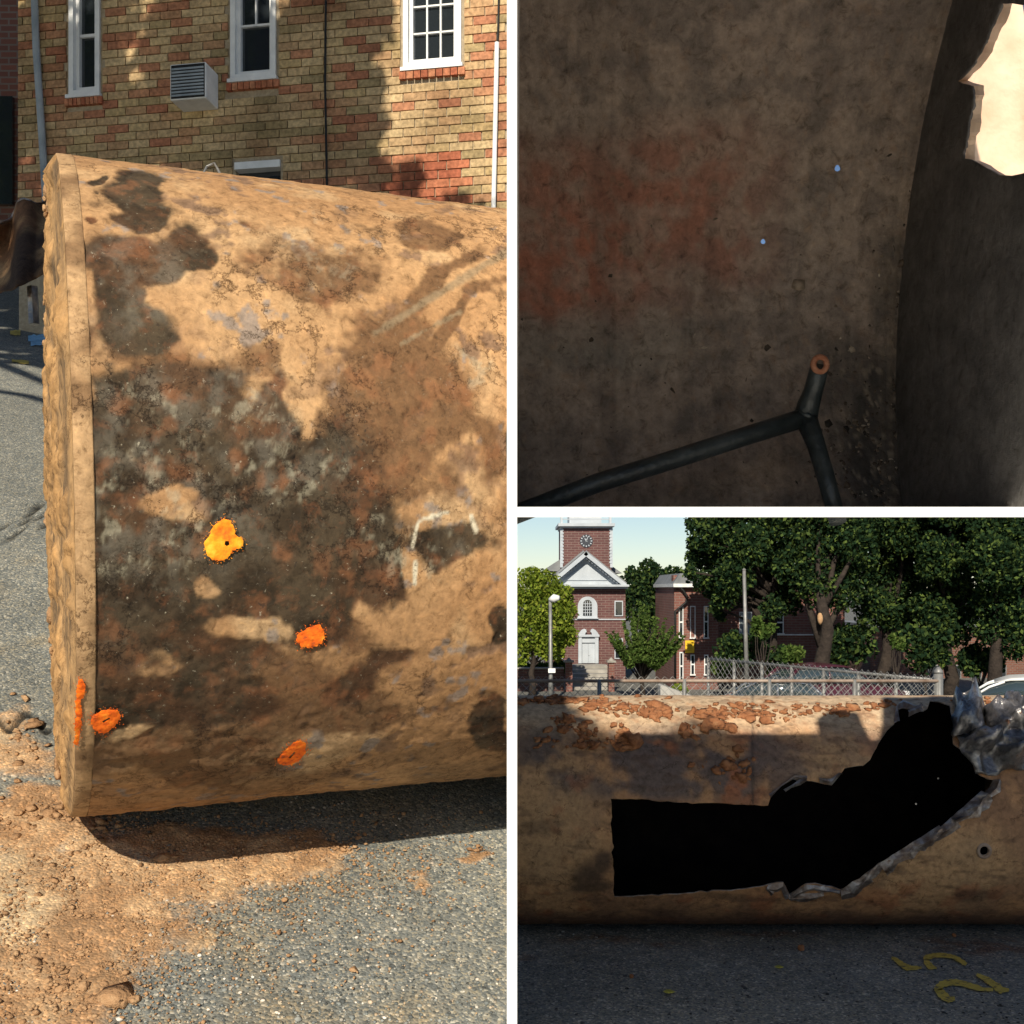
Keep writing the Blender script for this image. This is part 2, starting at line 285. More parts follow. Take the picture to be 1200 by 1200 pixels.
M['leaf_dark'] = leaf_mat('dark_leaf', (0.01, 0.024, 0.012), (0.026, 0.052, 0.022), (0.12, 0.17, 0.04), 0.3)  # dark tone carries backlit shade; last stop paints a few sunlit leaves
M['paint_y'] = noisy('worn_yellow_paint', [(0.35, (0.3, 0.22, 0.05)), (0.6, (0.55, 0.42, 0.1))], 12, 0.8, 0.3)
M['paint_b'] = noisy('blue_utility_paint', [(0.35, (0.16, 0.36, 0.55)), (0.6, (0.3, 0.55, 0.75))], 12, 0.8, 0.2)
M['car_dark'] = noisy('maroon_car_paint', [(0.3, (0.05, 0.012, 0.02)), (0.7, (0.07, 0.018, 0.028))], 1, 0.25, 0, spec=0.6)
M['car_blue'] = noisy('grey_blue_car_paint', [(0.3, (0.09, 0.11, 0.14)), (0.7, (0.12, 0.14, 0.17))], 1, 0.25, 0, spec=0.6)
M['car_white'] = noisy('white_car_paint', [(0.3, (0.78, 0.78, 0.76)), (0.7, (0.83, 0.83, 0.81))], 1, 0.25, 0, spec=0.6)
M['carglass'] = glass_mat('car_glass', (0.03, 0.045, 0.05), 0.03)
M['rim'] = noisy('wheel_rim', [(0.3, (0.4, 0.4, 0.4)), (0.7, (0.55, 0.55, 0.55))], 4, 0.35, 0, metallic=0.8)
M['lamp_l'] = noisy('lens', [(0.3, (0.6, 0.6, 0.6)), (0.7, (0.8, 0.8, 0.8))], 4, 0.1, 0)
M['concrete'] = noisy('concrete', [(0.3, (0.3, 0.29, 0.27)), (0.7, (0.46, 0.45, 0.42))], 2, 0.9, 0.3)

def icosphere(sub):
    bm = bmesh.new(); bmesh.ops.create_icosphere(bm, subdivisions=sub, radius=1); bm.verts.ensure_lookup_table()
    v = np.array([x.co[:] for x in bm.verts]); f = np.array([[q.index for q in x.verts] for x in bm.faces]); bm.free(); return v, f
ICO1, ICO2 = icosphere(1), icosphere(2)
def lumps(centers, radii, seed=1, flat=None, ico=ICO1, rough=0.45):
    """many irregular clods; centers (n,3), radii (n,3) in a frame FLAT (3x3 rows = axes)"""
    v0, f0 = ico; n = len(centers); rg = np.random.default_rng(seed)
    V = np.repeat(v0[None], n, 0) * (1 + rough * (rg.random((n, len(v0), 1)) - 0.5))
    ang = rg.random(n) * 6.283; c, s = np.cos(ang)[:, None], np.sin(ang)[:, None]
    V = V * np.asarray(radii)[:, None, :]
    x = V[..., 0] * c - V[..., 1] * s; y = V[..., 0] * s + V[..., 1] * c; V = np.stack([x, y, V[..., 2]], -1)
    if flat is not None:
        V = np.einsum('nki,nij->nkj', V, flat) if np.ndim(flat) == 3 else V @ np.asarray(flat)
    V = V + np.asarray(centers)[:, None, :]
    Fc = (f0[None] + (np.arange(n) * len(v0))[:, None, None]).reshape(-1, 3)
    return V.reshape(-1, 3), Fc
def grid_faces(nu, nv, wrap=False):
    i, j = np.meshgrid(np.arange(nu - 1), np.arange(nv - 1), indexing='ij'); a = i * nv + j
    return np.stack([a, a + nv, a + nv + 1, a + 1], -1).reshape(-1, 4)
def inside(poly, x, y):
    poly = np.asarray(poly); r = np.zeros(len(x), bool); n = len(poly)
    for i in range(n):
        x0, y0 = poly[i]; x1, y1 = poly[(i + 1) % n]
        if y0 == y1: continue
        c = ((y0 > y) != (y1 > y)) & (x < (x1 - x0) * (y - y0) / (y1 - y0) + x0); r ^= c
    return r
def sheet(us, vs, holes, outer=None):
    """triangulated (u,v) sheet with polygon holes cut out of it -> points (n,2), triangles"""
    uu, vv = np.meshgrid(us, vs, indexing='ij'); pts = np.stack([uu.ravel(), vv.ravel()], -1)
    if outer is not None:
        pts = pts[inside(outer, pts[:, 0], pts[:, 1])]
    edges = []; allp = [pts]; n = len(pts)
    for h in list(holes) + ([outer] if outer is not None else []):
        h = np.asarray(h, float); k = len(h); allp.append(h); edges += [(n + i, n + (i + 1) % k) for i in range(k)]; n += k
    P = np.concatenate(allp)
    ov, oe, of, _, _, _ = delaunay_2d_cdt([Vector(p) for p in P], edges, [], 0, 1e-6)
    ov = np.array([v[:] for v in ov]); of = np.array(of); c = ov[of].mean(1)
    keep = np.ones(len(of), bool)
    for h in holes: keep &= ~inside(h, c[:, 0], c[:, 1])
    if outer is not None: keep &= inside(outer, c[:, 0], c[:, 1])
    return ov, of[keep]
def densify(poly, step, jit=0.0, seed=3):
    rg = np.random.default_rng(seed); out = []; poly = np.asarray(poly, float)
    for i in range(len(poly)):
        a, b = poly[i], poly[(i + 1) % len(poly)]; k = max(1, int(np.linalg.norm(b - a) / step))
        for j in range(k):
            q = a + (b - a) * j / k
            if j: q = q + rg.normal(0, jit, 2)
            out.append(q)
    return np.array(out)
def solidify(o, t, slots=(0, 0)):
    md = o.modifiers.new('thickness', 'SOLIDIFY'); md.thickness = t; md.offset = -1; md.material_offset = slots[0]; md.material_offset_rim = slots[1]
    return o

# ================================================================== THE SETTING
GZ = -4.15
PL = 0.0687                                   # the platform rises this much per metre
# ---- wide flat yard and town ground
def yard():
    xs = np.concatenate([[-500, -200, -80, -30, -10, -3], np.linspace(0, 7, 150), [8, 10, 14, 20, 40, 90, 200, 500]])
    ys = np.concatenate([[-80, -20, 0, 4, 8, 8.8, 9.2, 9.6], np.linspace(10, 16, 130), np.linspace(17, 60, 30), [80, 120, 200, 400, 900]])
    X, Y = np.meshgrid(xs, ys, indexing='ij'); P = np.stack([X, Y, np.full_like(X, GZ)], -1).reshape(-1, 3)
    n = fbm(P, 0.9, 4, 3); n2 = fbm(P, 4, 3, 9)
    P[:, 2] += (n2 - 0.5) * 0.012
    c = np.zeros((len(P), 3)) + (0.22, 0.215, 0.21)
    c = c * (0.75 + 0.5 * n)[:, None]
    px, py = proj(P)
    d = np.zeros(len(P))
    for cx, cy, rx, ry in ((1170, 1110, 90, 14), (1120, 1105, 60, 10), (780, 1108, 30, 5), (610, 1122, 25, 6), (700, 1100, 60, 8), (900, 1095, 70, 6)):
        d = np.maximum(d, sstep(1.3, 0.2, np.hypot((px - cx) / rx, (py - cy) / ry)) )
    front = (P[:, 1] > 9) & (P[:, 1] < 16) & (P[:, 0] > -0.5) & (P[:, 0] < 7.5)
    d = d * front * sstep(0.35, 0.65, fbm(P, 6, 4, 21))
    c = mixc(c, (0.16, 0.07, 0.04), d * 0.7)
    far = sstep(17, 19, P[:, 1])
    c = mixc(c, (0.13, 0.13, 0.125), far * 0.8)
    c = mixc(c, (0.68, 0.66, 0.62), sstep(9.6, 8.9, P[:, 1]))          # unseen pale ground added to bounce sunlight onto the cut tank
    o = mesh_obj('ground', P, grid_faces(len(xs), len(ys))[:, ::-1], M['yard'], smooth=True, cols=np.c_[c, np.full(len(c), .8)])
    o['kind'] = 'structure'; return o
GROUND = yard()

# ---- sloping parking lot of the left-hand set, held by the white dividing wall
VPX, VPY = 3590.0, 613.0
A = np.array([(VPX - CX) / F, 1.0, (HY - VPY) / F]); A /= np.linalg.norm(A)
UPW = np.array([0, 0, 1.0]) - A * A[2]; UPW /= np.linalg.norm(UPW)
UF = np.cross(A, UPW); UF = UF if UF[1] < 0 else -UF      # towards the camera
TR = 1.063
CE = at(88, 578, 3.74)                       # centre of the near end
SL = 0.41
hn = np.array([-A[1], A[0]]) / math.hypot(A[0], A[1])
NRM = np.array([-SL * hn[0], -SL * hn[1], 1.0]); NRM /= np.linalg.norm(NRM)
CP = CE - (TR + 0.012) * NRM
def hill(x, y): return CP[2] + SL * (hn[0] * (x - CP[0]) + hn[1] * (y - CP[1]))
def lot():
    xs = np.concatenate([[-30, -20, -14, -10, -7, -5, -4, -3.2], np.linspace(-2.9, -0.0138, 300)])
    ys = np.concatenate([[-6, -2, 0, 1.0], np.linspace(1.6, 5.2, 330), np.linspace(5.5, 12, 50), [13, 14, 15.2, 16.5]])
    X, Y = np.meshgrid(xs, ys, indexing='ij'); Z = hill(X, Y); P = np.stack([X, Y, Z], -1).reshape(-1, 3)
    px, py = proj(P); w = fbm(P, 5, 4, 41) - 0.5; w2 = fbm(P, 5, 4, 47) - 0.5
    qx, qy = px + w * 150, py + w2 * 90
    d = np.zeros(len(P))
    for cx, cy, rx, ry, st in ((60, 1060, 190, 110, 1), (190, 1020, 210, 55, 1), (60, 1160, 130, 80, 1), (40, 960, 110, 60, 1), (330, 1000, 110, 35, .9), (345, 1015, 40, 22, 1), (405, 990, 26, 12, 1), (560, 998, 22, 9, .9), (480, 1028, 26, 8, .8), (30, 1190, 150, 60, .9), (520, 1008, 120, 30, .35), (25, 870, 60, 50, .8), (230, 1095, 40, 30, .75), (590, 970, 90, 30, .3)):
        d = np.maximum(d, st * sstep(1.25, 0.45, np.hypot((qx - cx) / rx, (qy - cy) / ry)))
    near = (P[:, 1] < 6)
    mott = fbm(P, 20, 5, 5, .65); d = np.clip(d * 1.25 - (1 - mott) * 0.95 + .12 * d, 0, 1) * near; d = sstep(.0, .75, d)
    asp = np.zeros((len(P), 3)) + (0.2, 0.2, 0.185); asp *= (0.72 + 0.55 * fbm(P, 2.2, 4, 8))[:, None]
    asp = mixc(asp, (0.26, 0.2, 0.12), 0.45 * sstep(0.45, 0.75, fbm(P, 4, 4, 77)) * near)
    soil = mixc(np.zeros((len(P), 3)) + (0.46, 0.3, 0.17), (0.34, 0.2, 0.105), sstep(0.35, 0.6, fbm(P, 7, 4, 31)))
    soil = mixc(soil, (0.5, 0.37, 0.23), sstep(0.55, 0.75, fbm(P, 3, 3, 36)))
    # crack across the asphalt beside the tank end
    ck = np.exp(-((py - (612 + 14 * np.sin(px / 9.0) + 30 * w)) / 3.2) ** 2) * (px < 62)
    ck2 = np.exp(-((py - (845 + 10 * np.sin(px / 7.0))) / 5.0) ** 2) * (px < 62)
    c = mixc(asp, soil, d); c = mixc(c, (0.02, 0.02, 0.018), np.clip(ck + ck2, 0, 1))
    h = d * (0.002 + 0.010 * (fbm(P, 16, 4, 61) - 0.35)) + d * 0.007 * sstep(0.5, 0.64, fbm(P, 13, 5, 66)) - 0.02 * np.clip(ck + ck2, 0, 1)
    P = P + NRM[None] * h[:, None]
    o = mesh_obj('parking_lot', P, grid_faces(len(xs), len(ys)), M['lot'], smooth=True, cols=np.c_[c, .85 - .4 * d])
    o['kind'] = 'structure'
    # chalk and paint marks beyond the tank end: thin sheets just above the asphalt
    rg = np.random.default_rng(2)
    for nm, m, strokes in (('blue_mark', 'paint_b', [((33, 398), (60, 397), 4.5), ((36, 404), (58, 402), 3)]), ('yellow_mark', 'paint_y', [((12, 391), (24, 391), 3), ((14, 424), (34, 426), 2)]), ('green_mark', 'leaf_bright', [((46, 353), (58, 352), 2.2)])):
        mb = MB()
        for (x0, y0), (x1, y1), wd in strokes:
            k = 9; up, lo = [], []
            for i in range(k):
                t = i / (k - 1); x = x0 + (x1 - x0) * t; y = y0 + (y1 - y0) * t; ww = wd * (0.6 + 0.6 * rg.random())
                up.append((x, y - ww)); lo.append((x, y + ww))
            def on(px_, py_):
                r = ray(px_, py_); g = NRM.dot(CP) / NRM.dot(r); return r * g + NRM * 0.012
            mb.add([on(*q) for q in up + lo], [(i, i + 1, k + i + 1, k + i) for i in range(k - 1)])
        mb.build(nm, M[m], o)
    return o
LOT = lot()

# ---- added white wall and platform between the spaces; both also shade the yard
t2 = 0.0137
mb = MB()
def wall_piece(y0, y1, ztop0, ztop1):
    mb.add([(x, y, z) for x in (-t2, t2) for (y, z) in ((y0, GZ), (y1, GZ), (y1, ztop1), (y0, ztop0))],
           [(3, 2, 1, 0), (4, 5, 6, 7), (0, 1, 5, 4), (1, 2, 6, 5), (2, 3, 7, 6), (3, 0, 4, 7)])
wall_piece(3.0, 4.6, 1.75, 1.75); wall_piece(4.6, 10.55, 1.3, 1.0)
DIV = mb.build('dividing_wall', M['white']); DIV['kind'] = 'structure'
mb = MB()
def slab(x0, x1, y0, y1):
    mb.add([(x, y, PL * y + s) for x in (x0, x1) for (y, s) in ((y0, -t2), (y1, -t2), (y1, t2), (y0, t2))],
           [(3, 2, 1, 0), (4, 5, 6, 7), (0, 1, 5, 4), (1, 2, 6, 5), (2, 3, 7, 6), (3, 0, 4, 7)])
SLAB_END = 9.3  # unseen rear of the platform, added to shade the cut tank's front
slab(t2, 6.9, 3.0, SLAB_END)
PLAT = mb.build('added_platform', M['white']); PLAT['kind'] = 'structure'
for (x, y) in ((6.75, 3.2), (6.75, 9.4)):
    MB().box(x - 0.06, x + 0.06, y - 0.06, y + 0.06, GZ, PL * y - 0.02).build('post', M['galv'], PLAT)

# ================================================================== LEFT: the dug-up tank on the lot
def tank_pt(s, phi, rad):
    return CE + A * s[..., None] + rad[..., None] * (np.cos(phi)[..., None] * UF + np.sin(phi)[..., None] * UPW)
def blobs(px, py, lst, soft=0.4):
    r = np.zeros(len(px))
    for b in lst:
        cx, cy, rx, ry = b[:4]; a = math.radians(b[4]) if len(b) > 4 else 0; st = b[5] if len(b) > 5 else 1
        dx, dy = px - cx, py - cy; u = dx * math.cos(a) + dy * math.sin(a); v = -dx * math.sin(a) + dy * math.cos(a)
        r = np.maximum(r, st * sstep(1 + soft, 1 - soft, np.hypot(u / rx, v / ry)))
    return r
def left_tank():
    root = empty('rusty_tank', CP, 'dug-up steel tank end crusted with tan mud, dark stains and orange paint spots', 'tank')
    ns = 300
    ph = np.radians(np.concatenate([np.linspace(-100, 128, 520), np.linspace(130, 260, 50)]))
    sm = (-0.0145 - (CE[0] + TR * (np.cos(ph) * UF[0] + np.sin(ph) * UPW[0]))) / A[0]
    s = np.linspace(0, 1, ns)[:, None] * sm[None, :]; PH = np.repeat(ph[None], ns, 0)
    P0 = tank_pt(s, PH, np.full_like(s, TR)).reshape(-1, 3); px, py = proj(P0)
    seen = ((np.degrees(PH) > -95) & (np.degrees(PH) < 120)).ravel()
    w1, w2 = fbm(P0, 3.2, 5, 1) - 0.5, fbm(P0, 3.2, 5, 11) - 0.5
    x, y = px + 95 * w1, py + 95 * w2
    n_big, n_mid, n_fine = fbm(P0, 2.0, 4, 51), fbm(P0, 9, 5, 52), fbm(P0, 34, 4, 53)
    dark = blobs(x, y, [(152, 222, 34, 17), (156, 250, 28, 15), (106, 216, 6, 6), (108, 262, 7, 7), (150, 305, 55, 32), (205, 290, 34, 18), (128, 345, 28, 52), (170, 385, 40, 26),
        (190, 490, 95, 66), (150, 560, 60, 90), (290, 560, 170, 82), (250, 640, 165, 90), (180, 740, 110, 80), (145, 815, 75, 45), (120, 660, 40, 170), (300, 700, 90, 60), (400, 610, 90, 80), (340, 640, 100, 60), (330, 720, 70, 50), (150, 700, 60, 90), (360, 680, 60, 50), (230, 560, 120, 90), (260, 820, 60, 24, 0, .8),
        (320, 480, 36, 50, 20), (520, 625, 38, 30), (450, 660, 40, 60), (455, 750, 40, 18), (245, 770, 60, 30), (200, 830, 60, 28), (590, 838, 26, 32), (590, 745, 14, 26), (420, 790, 50, 30, -20, .8)])
    med = blobs(x, y, [(445, 440, 70, 82), (500, 480, 70, 60), (420, 520, 120, 60), (540, 540, 60, 40), (410, 770, 110, 60), (330, 820, 140, 50), (200, 865, 130, 40), (450, 830, 120, 40), (545, 470, 40, 40), (250, 420, 140, 26, 8, .8), (510, 385, 90, 12, -32), (500, 335, 70, 14, -30, .8), (380, 310, 60, 34, 0, .7), (500, 270, 34, 28, 0, .7), (300, 300, 40, 24, 0, .5)])
    tan = blobs(x, y, [(240, 365, 66, 52), (330, 440, 22, 62, -18), (208, 580, 36, 20), (540, 560, 34, 34, 0, .8), (570, 430, 30, 70), (480, 720, 60, 34, 0, .75), (290, 745, 44, 18), (530, 800, 70, 60, 0, .7), (200, 785, 34, 20, 0, .8), (560, 690, 50, 40, 0, .8), (250, 690, 16, 14), (150, 850, 30, 8), (440, 880, 60, 18, 0, .7), (500, 650, 14, 30), (350, 760, 60, 16, 0, .5)])
    D = np.clip(dark * 1.1 - tan * 0.95 + (n_mid - 0.5) * 1.1 + (n_fine - 0.5) * 0.7, 0, 1); D = sstep(0.12, 0.7, D) * seen
    Mm = np.clip(med - tan * 0.85 + (n_mid - 0.5) * 1.1 + (n_fine - 0.5) * 0.8, 0, 1); Mm = sstep(0.12, 0.75, Mm) * seen
    c = mixc(np.zeros((len(P0), 3)) + (0.46, 0.28, 0.138), (0.36, 0.2, 0.092), sstep(0.4, 0.62, n_big) * 0.8)
    c = mixc(c, (0.52, 0.36, 0.2), sstep(0.55, 0.7, fbm(P0, 4, 4, 60)) * 0.6)
    top = sstep(420, 250, py) * seen                        # small flaked scabs near the crown
    scab = sstep(0.6, 0.68, fbm(P0, 12, 5, 71)) * (0.35 + 0.65 * sstep(0.45, 0.6, fbm(P0, 2.2, 3, 72)))
    c = mixc(c, (0.16, 0.1, 0.07), scab * 0.75); c = mixc(c, (0.22, 0.2, 0.19), sstep(0.66, 0.72, fbm(P0, 16, 4, 74)) * 0.7)
    c = mixc(c, (0.15, 0.08, 0.038), Mm * 0.92)
    dk = mixc(np.zeros((len(P0), 3)) + (0.027, 0.019, 0.011), (0.055, 0.041, 0.025), sstep(0.4, 0.6, fbm(P0, 11, 4, 81)))
    dk = mixc(dk, (0.12, 0.055, 0.026), sstep(0.45, 0.7, fbm(P0, 6, 5, 82)) * 0.5)
    gre = blobs(x, y, [(200, 480, 100, 70), (160, 330, 60, 60), (180, 600, 110, 90), (320, 520, 80, 40), (560, 620, 30, 20)])
    dk = mixc(dk, (0.13, 0.12, 0.095), gre * sstep(0.42, 0.66, fbm(P0, 22, 5, 83)) * 0.55)
    c = mixc(c, dk, D * 0.97)
    rust = sstep(0.56, 0.72, fbm(P0, 18, 5, 90)) * np.clip(D + Mm, 0, 1)
    c = mixc(c, (0.33, 0.13, 0.055), rust * 0.3)
    lich = sstep(0.54, 0.72, fbm(P0, 27, 5, 92, .65)) * blobs(x, y, [(170, 600, 90, 80), (330, 540, 70, 30), (270, 480, 60, 40), (490, 620, 60, 50), (200, 480, 60, 60), (370, 290, 60, 30, 0, .6), (550, 430, 40, 30)])
    c = mixc(c, (0.4, 0.37, 0.27), lich * 0.45)
    # scratches of bare pale metal on the right of the stain
    for (x0, y0, x1, y1, wd) in ((484, 640, 490, 612, 3), (486, 684, 487, 660, 4), (492, 610, 524, 600, 3), (552, 605, 558, 622, 4)):
        L2 = (x1 - x0) ** 2 + (y1 - y0) ** 2; t = np.clip(((px - x0) * (x1 - x0) + (py - y0) * (y1 - y0)) / L2, 0, 1)
        dd = np.hypot(px - x0 - t * (x1 - x0), py - y0 - t * (y1 - y0)); c = mixc(c, (0.6, 0.55, 0.42), sstep(wd, wd * .3, dd + 3 * (n_fine - .5)) * seen)
    for (x0, y0, x1, y1, wd) in ((440, 390, 592, 296, 7), (470, 402, 540, 365, 3)):   # long gouges
        L2 = (x1 - x0) ** 2 + (y1 - y0) ** 2; t = np.clip(((px - x0) * (x1 - x0) + (py - y0) * (y1 - y0)) / L2, 0, 1)
        dd = np.hypot(px - x0 - t * (x1 - x0), py - y0 - t * (y1 - y0)); g = sstep(wd, wd * .3, dd + 8 * (n_fine - .5)) * seen
        c = mixc(c, (0.24, 0.18, 0.11), g * 0.8); D = D - g * 0.3
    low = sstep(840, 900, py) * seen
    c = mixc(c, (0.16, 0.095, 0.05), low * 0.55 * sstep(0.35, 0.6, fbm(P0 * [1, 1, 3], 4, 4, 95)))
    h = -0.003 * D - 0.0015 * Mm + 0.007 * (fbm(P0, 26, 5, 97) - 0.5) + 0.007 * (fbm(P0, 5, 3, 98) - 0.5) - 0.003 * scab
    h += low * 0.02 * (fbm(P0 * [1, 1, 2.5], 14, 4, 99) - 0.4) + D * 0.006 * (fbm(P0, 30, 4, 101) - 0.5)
    P = tank_pt(s, PH, TR + h.reshape(s.shape)).reshape(-1, 3)
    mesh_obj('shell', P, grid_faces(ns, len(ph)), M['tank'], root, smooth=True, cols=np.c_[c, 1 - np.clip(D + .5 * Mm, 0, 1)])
    # end head: a short tan skirt and the flat head behind it with streaks and crust
    nph, nr = 700, 40
    ph2 = np.linspace(0, 2 * np.pi, nph + 1); sk = np.array([0.004, 0.0, -0.003, -0.044, -0.047])
    rr = np.array([TR - 0.02, TR + 0.0005, TR + 0.002, TR + 0.001, TR - 0.004])
    Ps = []; 
    for k in range(5): Ps.append(tank_pt(np.full(nph + 1, sk[k]), ph2, np.full(nph + 1, rr[k])))
    Ps = np.array(Ps); n = fbm(Ps, 9, 4, 110); n2 = fbm(Ps, 40, 3, 111)
    rad = (Ps - CE); rad -= (rad @ A)[..., None] * A; rad /= np.linalg.norm(rad, axis=-1, keepdims=True)
    Ps = Ps + rad * ((0.008 * (n - 0.5) + 0.004 * (n2 - 0.5)) * np.array([1, 1, 1, 1, 0])[:, None])[..., None]
    cs = mixc(np.zeros((5 * (nph + 1), 3)) + (0.44, 0.28, 0.145), (0.22, 0.13, 0.065), sstep(0.45, 0.65, n.ravel()))
    mesh_obj('skirt', Ps.reshape(-1, 3), grid_faces(5, nph + 1), M['tank'], root, smooth=True, cols=cs)
    rs = np.linspace(TR - 0.004, 0.02, nr) ; prof = np.interp(rs, [0, TR - 0.2, TR - 0.09, TR - 0.06, TR - 0.02, TR], [-0.06, -0.058, -0.048, -0.058, -0.05, -0.047])
    RR, PP = np.meshgrid(rs, ph2, indexing='ij'); Pd = tank_pt(np.repeat(prof[:, None], nph + 1, 1), PP, RR)
    n = fbm(Pd, 8, 4, 120); n3 = fbm(np.stack([RR * 26, np.cos(PP) * 1.2, np.sin(PP) * 1.2], -1), 1, 4, 121)
    Pd = Pd - A * (0.02 * sstep(0.5, 0.7, n) + 0.014 * (n3 - 0.5) + 0.012 * (fbm(Pd, 40, 3, 122) - 0.5))[..., None] * sstep(0.0, 0.05, TR - 0.004 - RR)[..., None]
    cd = mixc(np.zeros((Pd.shape[0] * Pd.shape[1], 3)) + (0.46, 0.28, 0.13), (0.13, 0.09, 0.055), sstep(0.48, 0.62, n3.ravel()) * 0.8)
    cd = mixc(cd, (0.5, 0.28, 0.11), sstep(0.52, 0.66, n.ravel()) * 0.8)
    mesh_obj('end_head', Pd.reshape(-1, 3), grid_faces(nr, nph + 1), M['tank'], root, smooth=True, cols=cd)
    # lumps of soil stuck to the far rim
    rg = np.random.default_rng(5); k = 90
    pa = np.radians(rg.uniform(95, 265, k)); ra = TR - rg.uniform(0.0, 0.1, k); sa = -0.05 - rg.uniform(0, 0.02, k)
    Cn = tank_pt(sa, pa, ra); R3 = rg.uniform(0.008, 0.03, (k, 1)) * rg.uniform(0.5, 1.2, (k, 3)); big = rg.random(k) > .9; R3[big] *= 1.5
    R3[:, 2] *= .5; V, Fc = lumps(Cn, R3, 6, np.array([UPW, UF, A]), ICO2, .5); tag(mesh_obj('soil_crust', V, Fc, M['soil'], root), kind='stuff')
    # sprayed marks: thin irregular paint skins lying on the shell
    def surf(px_, py_, off):
        r = ray(px_, py_); d = r - A * (r @ A); o_ = -CE - A * ((-CE) @ A)
        aa, bb, cc = d @ d, 2 * d @ o_, o_ @ o_ - (TR + off) ** 2
        disc = max(bb * bb - 4 * aa * cc, 0); return r * ((-bb - math.sqrt(disc)) / (2 * aa))
    def mark(pts, m, hole=None):
        poly = densify(pts, 1.8, 0.75, len(pts)); cx, cy = poly.mean(0)
        xs = np.arange(poly[:, 0].min(), poly[:, 0].max(), 2.2); ys = np.arange(poly[:, 1].min(), poly[:, 1].max(), 2.2)
        ov, of = sheet(xs, ys, [hole] if hole is not None else [], poly)
        ed = np.array([np.min(np.hypot(*(poly - q).T)) for q in ov])
        nn = fbm(np.c_[ov, ov[:, :1] * 0], 0.16, 3, 7)
        V = np.array([surf(q[0], q[1], 0.0055 + 0.0015 * min(e / 3, 1) + 0.003 * (v_ - .5)) for q, e, v_ in zip(ov, ed, nn)])
        rgp = np.random.default_rng(int(cx)); Vs, Fs = [V], [of[:, ::-1]]; nb = len(V); rx_, ry_ = np.ptp(poly[:, 0]) / 2, np.ptp(poly[:, 1]) / 2
        for _ in range(90):                                  # overspray flecks round the edge
            q = poly[rgp.integers(len(poly))]; d_ = (q - [cx, cy]); q = q + d_ / (np.hypot(*d_) + 1e-6) * abs(rgp.normal(0, 2.6)) + rgp.normal(0, .8, 2); r_ = rgp.uniform(.25, .8)
            Vs.append(np.array([surf(q[0] + r_ * a_, q[1] + r_ * b_, .0065) for a_, b_ in ((-1, 0), (0, -1), (1, .2), (.1, 1))])); Fs.append(np.array([[nb, nb + 1, nb + 2], [nb, nb + 2, nb + 3]])[:, ::-1]); nb += 4
        mesh_obj('paint_mark', np.concatenate(Vs), np.concatenate(Fs), m, root, smooth=True)
    mark([(262, 607), (268, 609), (274, 617), (277, 627), (284, 632), (285, 638), (280, 643), (272, 645), (268, 652), (261, 657), (252, 657), (244, 652), (239, 644), (240, 634), (246, 626), (252, 615)], M['yellow_o'],
         np.array([(264, 634), (268, 634), (269, 638), (266, 640), (263, 638)]))
    mark([(365, 734), (374, 731), (379, 738), (381, 747), (376, 755), (364, 759), (353, 758), (347, 751), (350, 742), (358, 738)], M['orange'])
    mark([(352, 867), (358, 870), (359, 880), (352, 890), (342, 897), (328, 896), (325, 891), (333, 880), (343, 871)], M['orange'], np.array([(338, 888), (345, 881), (346, 882), (340, 889)]))
    mark([(127, 831), (138, 832), (142, 839), (138, 848), (130, 855), (122, 860), (112, 857), (106, 848), (108, 839), (117, 834)], M['orange'], np.array([(120, 845), (128, 841), (129, 842), (121, 847)]))
    mark([(92, 794), (97, 797), (100, 806), (98, 817), (95, 822), (96, 840), (94, 858), (91, 874), (87, 872), (88, 845), (89, 815)], M['orange'])
    # a bent scrap of wire on the crown
    q = [surf(px_, py_, .01) + np.array([0, .05, dz]) for px_, py_, dz in ((233, 197, .0), (237, 196, .02), (243, 196, .028), (246, 197, .035), (250, 198, .02), (254, 199, .0))]
    MB().tube(q, 0.004, 6).build('bent_wire', M['galv'], root)
    return root
LTANK = left_tank()

